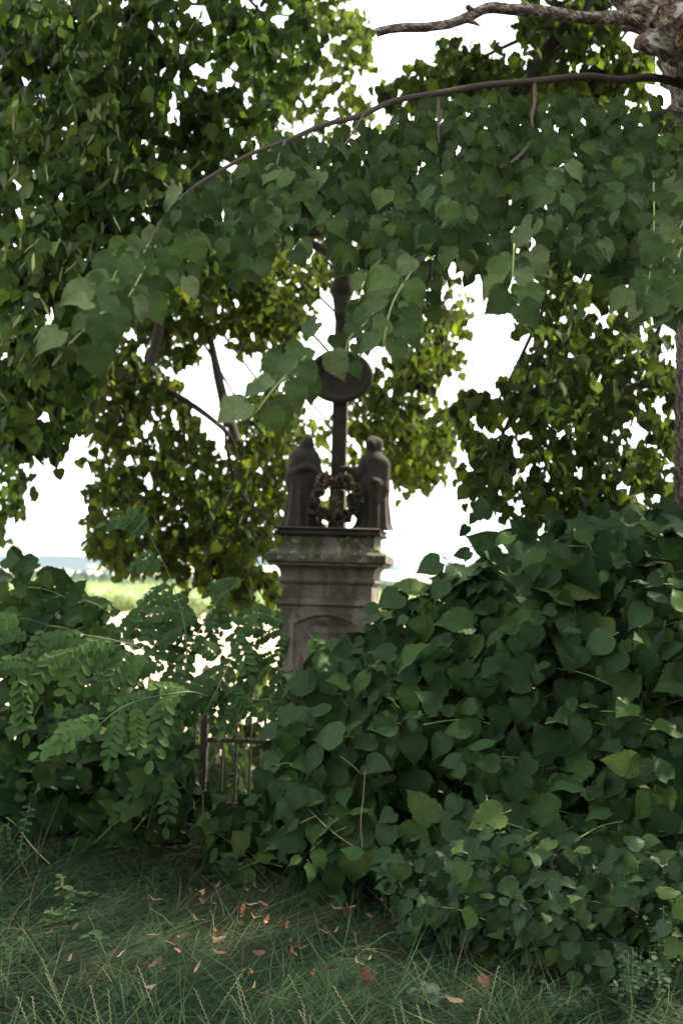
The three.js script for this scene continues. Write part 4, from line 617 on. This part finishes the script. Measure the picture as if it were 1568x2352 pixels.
/* ------------------------------------------------ robinia with pinnate leaves */
const rachisMat = new THREE.MeshStandardMaterial({ color: rgb(0.07, 0.095, 0.035), roughness: 0.8 });
const leafletG = (() => { const g = new THREE.CircleGeometry(0.5, 10), p = g.attributes.position; for (let i = 0; i < p.count; i++) { const x = p.getX(i) * 0.62, y = p.getY(i); p.setXYZ(i, x * (1 - y * 0.15), y - 0.5, Math.abs(x) * 0.28 - (y - 0.5) ** 2 * 0.12); } g.computeVertexNormals(); return g; })();
{
  const base = at(330, 1345, 7.6); base.y = 0;
  const t = thing('robinia_shrub', base, 'young robinia with feathery pinnate leaves reaching left of the pedestal', 'shrub'), R = rng(909), leaves = [];
  const stems = [[[340, 1900, 7.4], [390, 1700, 7.3], [430, 1500, 7.4], [400, 1350, 7.6], [330, 1200, 7.8]], [[360, 1850, 7.3], [480, 1620, 7.2], [560, 1480, 7.4], [660, 1440, 7.5]], [[480, 1600, 7.0], [420, 1590, 6.5], [290, 1620, 6.2], [190, 1700, 5.9]], [[420, 1540, 7.2], [300, 1480, 6.6], [160, 1450, 6.3], [60, 1420, 6.2]], [[300, 1480, 6.8], [150, 1500, 6.6], [40, 1540, 6.5]], [[560, 1480, 7.4], [640, 1500, 7.4], [690, 1560, 7.4]], [[430, 1500, 7.4], [500, 1380, 7.8], [560, 1330, 8]]];
  for (const s of stems) {
    const pts = path(s), c = new THREE.CatmullRomCurve3(pts), L = c.getLength(); mesh('stem', tube(pts, [0.0035, 0.003, 0.0012], 6), rachisMat, t, t.position);
    const n = Math.round(L / 0.1); for (let i = 1; i <= n; i++) { const k = i / n, p = c.getPointAt(k); const vp = view(p); if (p.y < 0.55 || (vp[0] > 440 && vp[1] > 1585)) continue; const d = c.getTangentAt(k), a = (i % 2 ? 1 : -1) * (0.3 + R() * 1.1); const g = 3.75 + (R() + R() - 1) * 1.7, dir = V(Math.cos(g), Math.sin(g) * 0.8, (R() - 0.35) * 0.8).addScaledVector(d, 0.4).normalize(); leaves.push({ p, dir, L: 0.15 + R() * 0.1 }); }
  }
  const poly = [[-30, 1480], [80, 1400], [200, 1440], [300, 1370], [400, 1310], [520, 1360], [640, 1420], [715, 1450], [700, 1570], [600, 1590], [480, 1610], [380, 1660], [280, 1620], [180, 1610], [100, 1600], [-30, 1580]];
  for (let i = 0; i < 58;) { const x = lerp(-30, 715, R()), y = lerp(1310, 1800, R()); if (!inside(poly, x, y)) continue; i++; const p = at(x, y, along([[1300, 7.8], [1500, 7.1], [1800, 6.4]], y) + R() * 0.7), a = 3.9 + (R() + R() - 1) * 2.2; leaves.push({ p, dir: V(Math.cos(a), Math.sin(a) * 0.8, (R() - 0.35) * 0.8).normalize(), L: 0.16 + R() * 0.09 }); }
  const hang = (u, k) => u.dir.clone().multiplyScalar(k * u.L).add(V(0, -k * k * u.L * 0.28, 0));
  const stuff = [], rest = leaves.map((l) => ({ l, z: view(l.p) })).sort((a, b) => a.z[2] - b.z[2]); let parts = 0;
  rest.forEach(({ l }, i) => {
    const mid = hang(l, 1), face = V(0, 0.75, 0).add(CAM.clone().sub(l.p).normalize().multiplyScalar(1.1)).add(V(R() - 0.5, R() - 0.5, R() - 0.5).multiplyScalar(0.6)).normalize(), side = mid.clone().cross(face).normalize();
    const rach = tube([l.p, l.p.clone().add(hang(l, 0.4)), l.p.clone().add(hang(l, 0.75)), l.p.clone().add(mid)], [0.0016, 0.0007], 4), asPart = parts < 300 - 15, leaf = mesh('leaf', rach, rachisMat, t, t.position);
    const pairs = 5 + Math.floor(R() * 3), mat = robiniaMats[Math.floor(R() * 3)];
    for (let k = 0; k <= pairs; k++) for (const s of k === pairs ? [0] : [1, -1]) {
      const q = k === pairs ? 1 : 0.2 + 0.78 * k / pairs, b = l.p.clone().add(hang(l, q)), tip = side.clone().multiplyScalar(s * 1.0).addScaledVector(mid.clone().normalize(), s ? 0.45 : 1).add(V(0, -0.25, 0)).add(V(R() - 0.5, R() - 0.5, R() - 0.5).multiplyScalar(0.3)).normalize();
      const sz = l.L * (0.25 + R() * 0.05) * (k < 1 ? 0.85 : 1), qt = leafQuat(tip, face.clone().add(V(R() - 0.5, R() - 0.5, R() - 0.5).multiplyScalar(0.35)).normalize());
      if (asPart) { const m = mesh('leaflet', leafletG, mat, leaf); m.position.copy(b); m.quaternion.copy(qt); m.scale.setScalar(sz); parts++; }
      else { const v = 0.75 + R() * 0.5; stuff.push([compose(b, qt, sz), rgb(0.046 * v, 0.096 * v, 0.027 * v)]); }
    }
  });
  instanced('foliage', leafletG, robiniaStuff, stuff, t, t.position);
}

/* ------------------------------------------------ plants and litter on the verge */
{
  const c = at(560, 1345, 9.9); c.y = 0; const t = thing('iris_clump', c, 'clump of upright sword-shaped leaves behind the railing', 'plant'), R = rng(31), mats = [leafMat(0.03, 0.055, 0.018, 0.35, 0.2, leafletMap, null), leafMat(0.045, 0.075, 0.022, 0.35, 0.2, leafletMap, null)];
  for (let i = 0; i < 44; i++) { const g = blades(1, 0.75, 0.034, 0.4, 0.02, i + 1, 6), m = mesh('leaf', g, mats[i % 2], t); m.position.set((R() - 0.5) * 0.62, 0, (R() - 0.5) * 0.4); m.scale.y = 0.7 + R() * 0.5; }
}
const grassMat = new THREE.MeshPhysicalMaterial({ roughness: 0.9, specularIntensity: 0.3, side: THREE.DoubleSide });
{
  const R = rng(66), list = [], pale = [];
  for (let i = 0; i < 3600; i++) {
    const z = -lerp(4.5, 9.4, R() ** 0.85), x = (R() * 2 - 1) * -z * 0.29; if (x > 0.5 + (-z - 5.5) * 0.05 && z < -6.5 && R() < 0.8) continue;
    const q = new THREE.Quaternion().setFromAxisAngle(V(0, 1, 0), fbm(x * 0.9, z * 0.9, 2, 2) * 4.2 + (R() - 0.5) * 2.0), t = 0.75 + R() * 0.45 + fbm(x * 1.2, z * 1.2, 9, 2) * 0.4, s = 0.6 + R() * 0.8, dry = R() < 0.07 + 0.25 * sstep(0.1, 0.3, fbm(x * 1.1, z * 1.6, 21, 3));
    list.push([compose(V(x, groundY(x, z) - 0.01, z), q, V(s, s * (0.8 + R() * 0.4), s)), dry ? rgb(0.065 * t, 0.05 * t, 0.028 * t) : rgb(0.024 * t, 0.048 * t, 0.02 * t)]);
  }
  tag(instanced('verge_grass', blades(84, 0.3, 0.0042, 0.8, 0.36, 4, 4, 1.1), grassMat, list, scene), 'fine dark grass combed over the verge in the foreground', 'grass', null, 'stuff');
  for (let i = 0; i < 520; i++) { const z = -lerp(5.2, 8.4, R()), x = (R() * 2 - 1) * -z * 0.27, t = 0.6 + R() * 0.7, s = 0.8 + R() * 0.8; if (x > 0.6 && z < -6.6) continue; pale.push([compose(V(x, groundY(x, z), z), new THREE.Quaternion().setFromEuler(new THREE.Euler(0.2 + (R() - 0.5) * 0.5, R() * 6.28, (R() - 0.5) * 0.6)), V(s, s * (0.6 + R() * 0.5), s)), R() < 0.22 ? rgb(0.12 * t, 0.098 * t, 0.055 * t) : rgb(0.03 * t, 0.058 * t, 0.022 * t)]); }
  for (let i = 0; i < 420; i++) { const z = -(4.3 + R() ** 1.5 * 1.1), x = (R() * 2 - 1) * 1.7, t = 0.8 + R() * 0.5, s = 0.9 + R() * 0.7; if (x > 0.9 && R() < 0.6) continue; list.length; pale.push([compose(V(x, groundY(x, z), z), new THREE.Quaternion().setFromEuler(new THREE.Euler((R() - 0.5) * 0.4, R() * 6.28, -0.25 + (R() - 0.5) * 0.4)), s), rgb(0.055 * t, 0.095 * t, 0.036 * t)]); }
  tag(instanced('tall_grass', blades(14, 0.28, 0.0045, 0.8, 0.2, 14, 5, 0.45), grassMat, pale, scene), 'brighter upright grass blades along the bottom edge', 'grass', null, 'stuff');
}
{ // seed stalks of rye-grass along the bottom
  const R = rng(15), g = (() => { const parts = [tube([V(0, 0, 0), V(0.02, 0.2, 0), V(0.07, 0.42, 0.01)], [0.0016, 0.0012, 0.0008], 4)]; for (let i = 0; i < 16; i++) { const k = i / 16, s = new THREE.SphereGeometry(1, 5, 4); s.scale(0.0022, 0.0065, 0.0016); s.rotateZ(i % 2 ? 0.35 : -0.35); s.translate(0.034 + k * 0.036 + (i % 2 ? -0.0025 : 0.0025), 0.26 + k * 0.165, 0.006); parts.push(s); } return mergeGeometries(parts.map((q) => q.index ? q.toNonIndexed() : q)); })();
  const mats = [[0.27, 0.27, 0.14], [0.2, 0.24, 0.11], [0.33, 0.29, 0.19]].map((c) => new THREE.MeshStandardMaterial({ color: rgb(...c), roughness: 0.9 }));
  for (let i = 0; i < 32; i++) { const px = i < 26 ? 20 + R() * 900 : 900 + R() * 260, z = -(4.6 + R() * 0.55), p = at(px, 2300, -z), m = mesh('grass_stalk', g, mats[i % 3], scene); m.position.set(p.x, 0.0, z); m.rotation.set((R() - 0.5) * 0.3, R() < 0.2 ? 3.1 : (R() - 0.5) * 0.8, 0.3 + R() * 0.55); m.scale.set(0.7, 0.55 + R() * 0.35, 0.7); tag(m, 'thin pale seed stalk of rye-grass rising from the verge at the bottom edge', 'grass stalk', 'pale seed stalks along the bottom edge'); }
}
{ // dry linden bracts and leaves lying in the grass
  const R = rng(27), bractG = (() => { const g = new THREE.PlaneGeometry(0.2, 1, 2, 6), p = g.attributes.position; for (let i = 0; i < p.count; i++) { const y = p.getY(i), x = p.getX(i); p.setXYZ(i, x * (1 - Math.abs(y * 2) ** 3 * 0.85) + 0.12 * y * y, y, 1.0 * y * y + 4 * x * x - 0.08 * Math.sin(y * 8)); } g.rotateX(-Math.PI / 2); g.computeVertexNormals(); return g; })();
  const mats = [[0.24, 0.105, 0.045], [0.16, 0.07, 0.032], [0.26, 0.14, 0.07], [0.3, 0.21, 0.125], [0.1, 0.048, 0.025]].map((c) => new THREE.MeshPhysicalMaterial({ color: rgb(...c), roughness: 0.95, transmission: 0.15, thickness: 0, side: THREE.DoubleSide }));
  for (let i = 0; i < 74; i++) {
    const px = i < 30 ? 560 + (R() + R() - 1) * 210 : 120 + R() * 950, py = i < 30 ? 2130 + (R() + R() - 1) * 110 : 2030 + R() * 260, d = 1.45 / ((py - 1345) * M), p = at(px, py, d);
    const m = mesh('fallen_bract', bractG, mats[Math.floor(R() * 5)], scene); m.position.set(p.x, groundY(p.x, p.z) + 0.17 + R() * 0.05, p.z); m.rotation.set((R() - 0.5) * 1.2, R() * 6.28, (R() - 0.5) * 1.2); m.scale.set((0.05 + R() * 0.035) * (0.8 + R() * 0.7), 0.04 + R() * 0.03, 0.045 + R() * 0.04);
    tag(m, 'small curled orange-brown dry bract lying on the dark grass', 'dry bract', 'dry bracts scattered over the verge grass');
  }
  const red = new THREE.MeshPhysicalMaterial({ color: rgb(0.1, 0.022, 0.012), map: leafMap, roughness: 0.95, side: THREE.DoubleSide });
  [[835, 2222, 0.07, 'red fallen leaf lying in the grass right of the bract scatter', 0.4], [790, 2090, 0.05, 'small red fallen leaf near the top of the grass beside the sucker shoots', 2], [1100, 2230, 0.06, 'dull red fallen leaf at the foot of the low tangle', 1]].forEach(([px, py, s, label, a]) => { const p = at(px, py, 1.46 / ((py - 1345) * M)), m = mesh('fallen_leaf', bigLeaves[1], red, scene); m.position.set(p.x, 0.185, p.z); m.rotation.set(-1.0, 0.5, a); m.scale.setScalar(s); tag(m, label, 'fallen leaf'); });
}
function stick(name, pts, rad, mat, label, cat) { const p = path(pts), o = p[0].clone(), m = mesh(name, tube(p.map((q) => q.sub(o)), rad, 6, 0.2, 3), mat, scene); m.position.copy(o); return tag(m, label, cat); }
stick('dry_stalk', [[402, 2010, 8.0], [385, 1910, 7.8], [372, 1840, 7.7], [364, 1802, 7.65]], [0.004, 0.004, 0.003, 0.002], dryMat, 'leaning straw-coloured dry stalk in front of the dark shrub, left of the railing post', 'dry stalk');
stick('dry_stalk', [[469, 2010, 7.8], [468, 1940, 7.7], [466, 1825, 7.6]], [0.0045, 0.004, 0.003], dryMat, 'upright straw-coloured dry stalk just left of the thick railing post', 'dry stalk');
stick('dry_stalk', [[330, 2110, 7.4], [350, 2040, 7.5], [385, 1985, 7.6], [410, 1960, 7.7]], [0.006, 0.005, 0.004, 0.003], twigGrey, 'bent grey stem rising out of the straw heap', 'dry stem');
stick('bare_twig', [[668, 1838, 6.6], [700, 1852, 6.58], [745, 1895, 6.55], [790, 1930, 6.5], [815, 1945, 6.5]], [0.0014, 0.0018, 0.002, 0.0024, 0.0024], twigGrey, 'thin pale bare twig slanting down over the shrub leaves', 'twig');
stick('bare_twig', [[838, 1770, 6.5], [834, 1830, 6.5], [828, 1890, 6.5], [832, 1945, 6.5]], [0.0013, 0.0018, 0.002, 0.0024], twigGrey, 'upright reddish bare twig in front of the shrub leaves', 'twig');
stick('dry_stalk', [[48, 1910, 7.6], [80, 1950, 7.5], [115, 1985, 7.4]], [0.002, 0.003, 0.003], dryMat, 'short dry stalk at the far left below the dark leaves', 'dry stalk');
{ // straw heap
  const R = rng(5), c = V(at(430, 1985, 8).x, 0.08, -8.0), parts = []; const t = thing('straw_heap', c, 'small heap of matted dry grass below the railing post', 'straw heap');
  for (let i = 0; i < 150; i++) { const a = R() * 3.14, L = 0.1 + R() * 0.22, x = (R() + R() - 1) * 0.42, z = (R() - 0.5) * 0.4, y = 0.02 + 0.11 * Math.exp(-x * x * 9) * R(), e = V(Math.cos(a) * L, (R() - 0.35) * 0.12, Math.sin(a) * L * 0.6); parts.push(tube([V(x, y, z), V(x, y, z).addScaledVector(e, 0.5).add(V(0, 0.015, 0)), V(x, y, z).add(e)], [0.0022, 0.001], 4)); }
  const m = mesh('straw', mergeGeometries(parts), dryMat, t); m.userData.kind = 'stuff';
}
function weed(px, py, d, h, n, size, tint, label, seed, geo = leafletG) {
  const R = rng(seed), p = at(px, py, d); p.y = groundY(p.x, p.z); const t = thing('weed_plant', p, label, 'plant'), out = [];
  for (let i = 0; i < n; i++) { const a = R() * 6.28, e = V(Math.cos(a) * h * 0.45 * R(), h * (0.6 + R() * 0.5), Math.sin(a) * h * 0.45 * R()), c = [V(e.x * 0.2, -0.02, e.z * 0.2), V(e.x * 0.5, e.y * 0.55, e.z * 0.5), e], q = new THREE.CatmullRomCurve3(c); mesh('stem', tube(c, [0.0025, 0.0012], 4), shootMat, t);
    const m = Math.round(h / size * 2.2); for (let k = 1; k <= m; k++) { const b = q.getPointAt(Math.min(1, 0.2 + 0.8 * k / m)), g = k * 2.4 + R(); const tip = V(Math.cos(g), 0.15 - R() * 0.4, Math.sin(g)).normalize(), w = b.clone().add(t.position); out.push({ p: w, q: leafQuat(tip, V(0, 1, 0).add(V(R() - 0.5, 0, R() * 0.8)).normalize()), s: size * (0.7 + R() * 0.6), w: 1 }); } }
  const mats = [0.85, 1.1].map((k) => leafMat(tint[0] * k, tint[1] * k, tint[2] * k, 0.35, 0.15, leafletMap, null)); foliage(t, out, [geo], mats, geo, robiniaStuff, tint, 120);
}
weed(1450, 2330, 5.2, 0.34, 16, 0.03, [0.055, 0.1, 0.055], 'bluish green vetch-like plant with tiny leaves at the bottom right corner', 1);
weed(1530, 2280, 5.5, 0.42, 14, 0.03, [0.07, 0.13, 0.045], 'taller light green small-leaved plant at the right edge above the corner', 2);
weed(1300, 2345, 5.2, 0.2, 9, 0.026, [0.055, 0.1, 0.055], 'low small-leaved plant left of the bluish corner plant', 3);
weed(965, 2340, 5.2, 0.26, 4, 0.05, [0.09, 0.14, 0.08], 'upright plant with a few oval leaves in the grass at bottom centre right', 4);
weed(130, 2190, 6.2, 0.2, 14, 0.03, [0.085, 0.15, 0.05], 'patch of bright green bedstraw at left in the grass', 5);
weed(40, 2270, 5.6, 0.18, 14, 0.028, [0.075, 0.135, 0.045], 'low green weed at the left edge near the bottom', 6);
weed(230, 2230, 5.9, 0.16, 10, 0.04, [0.06, 0.11, 0.055], 'dark leafy weed right of the bright bedstraw', 7);
weed(160, 2130, 6.7, 0.25, 6, 0.05, [0.08, 0.15, 0.055], 'broad-leaved seedling above the bedstraw at left', 8);
weed(310, 2345, 5.2, 0.14, 4, 0.11, [0.065, 0.1, 0.055], 'plant with long pale dock leaves low in the grass at bottom left', 9);
weed(30, 1990, 7.3, 0.45, 6, 0.035, [0.06, 0.12, 0.045], 'small-leaved climber at the left edge beside the dark shrub', 10);

renderer.render(scene, camera);
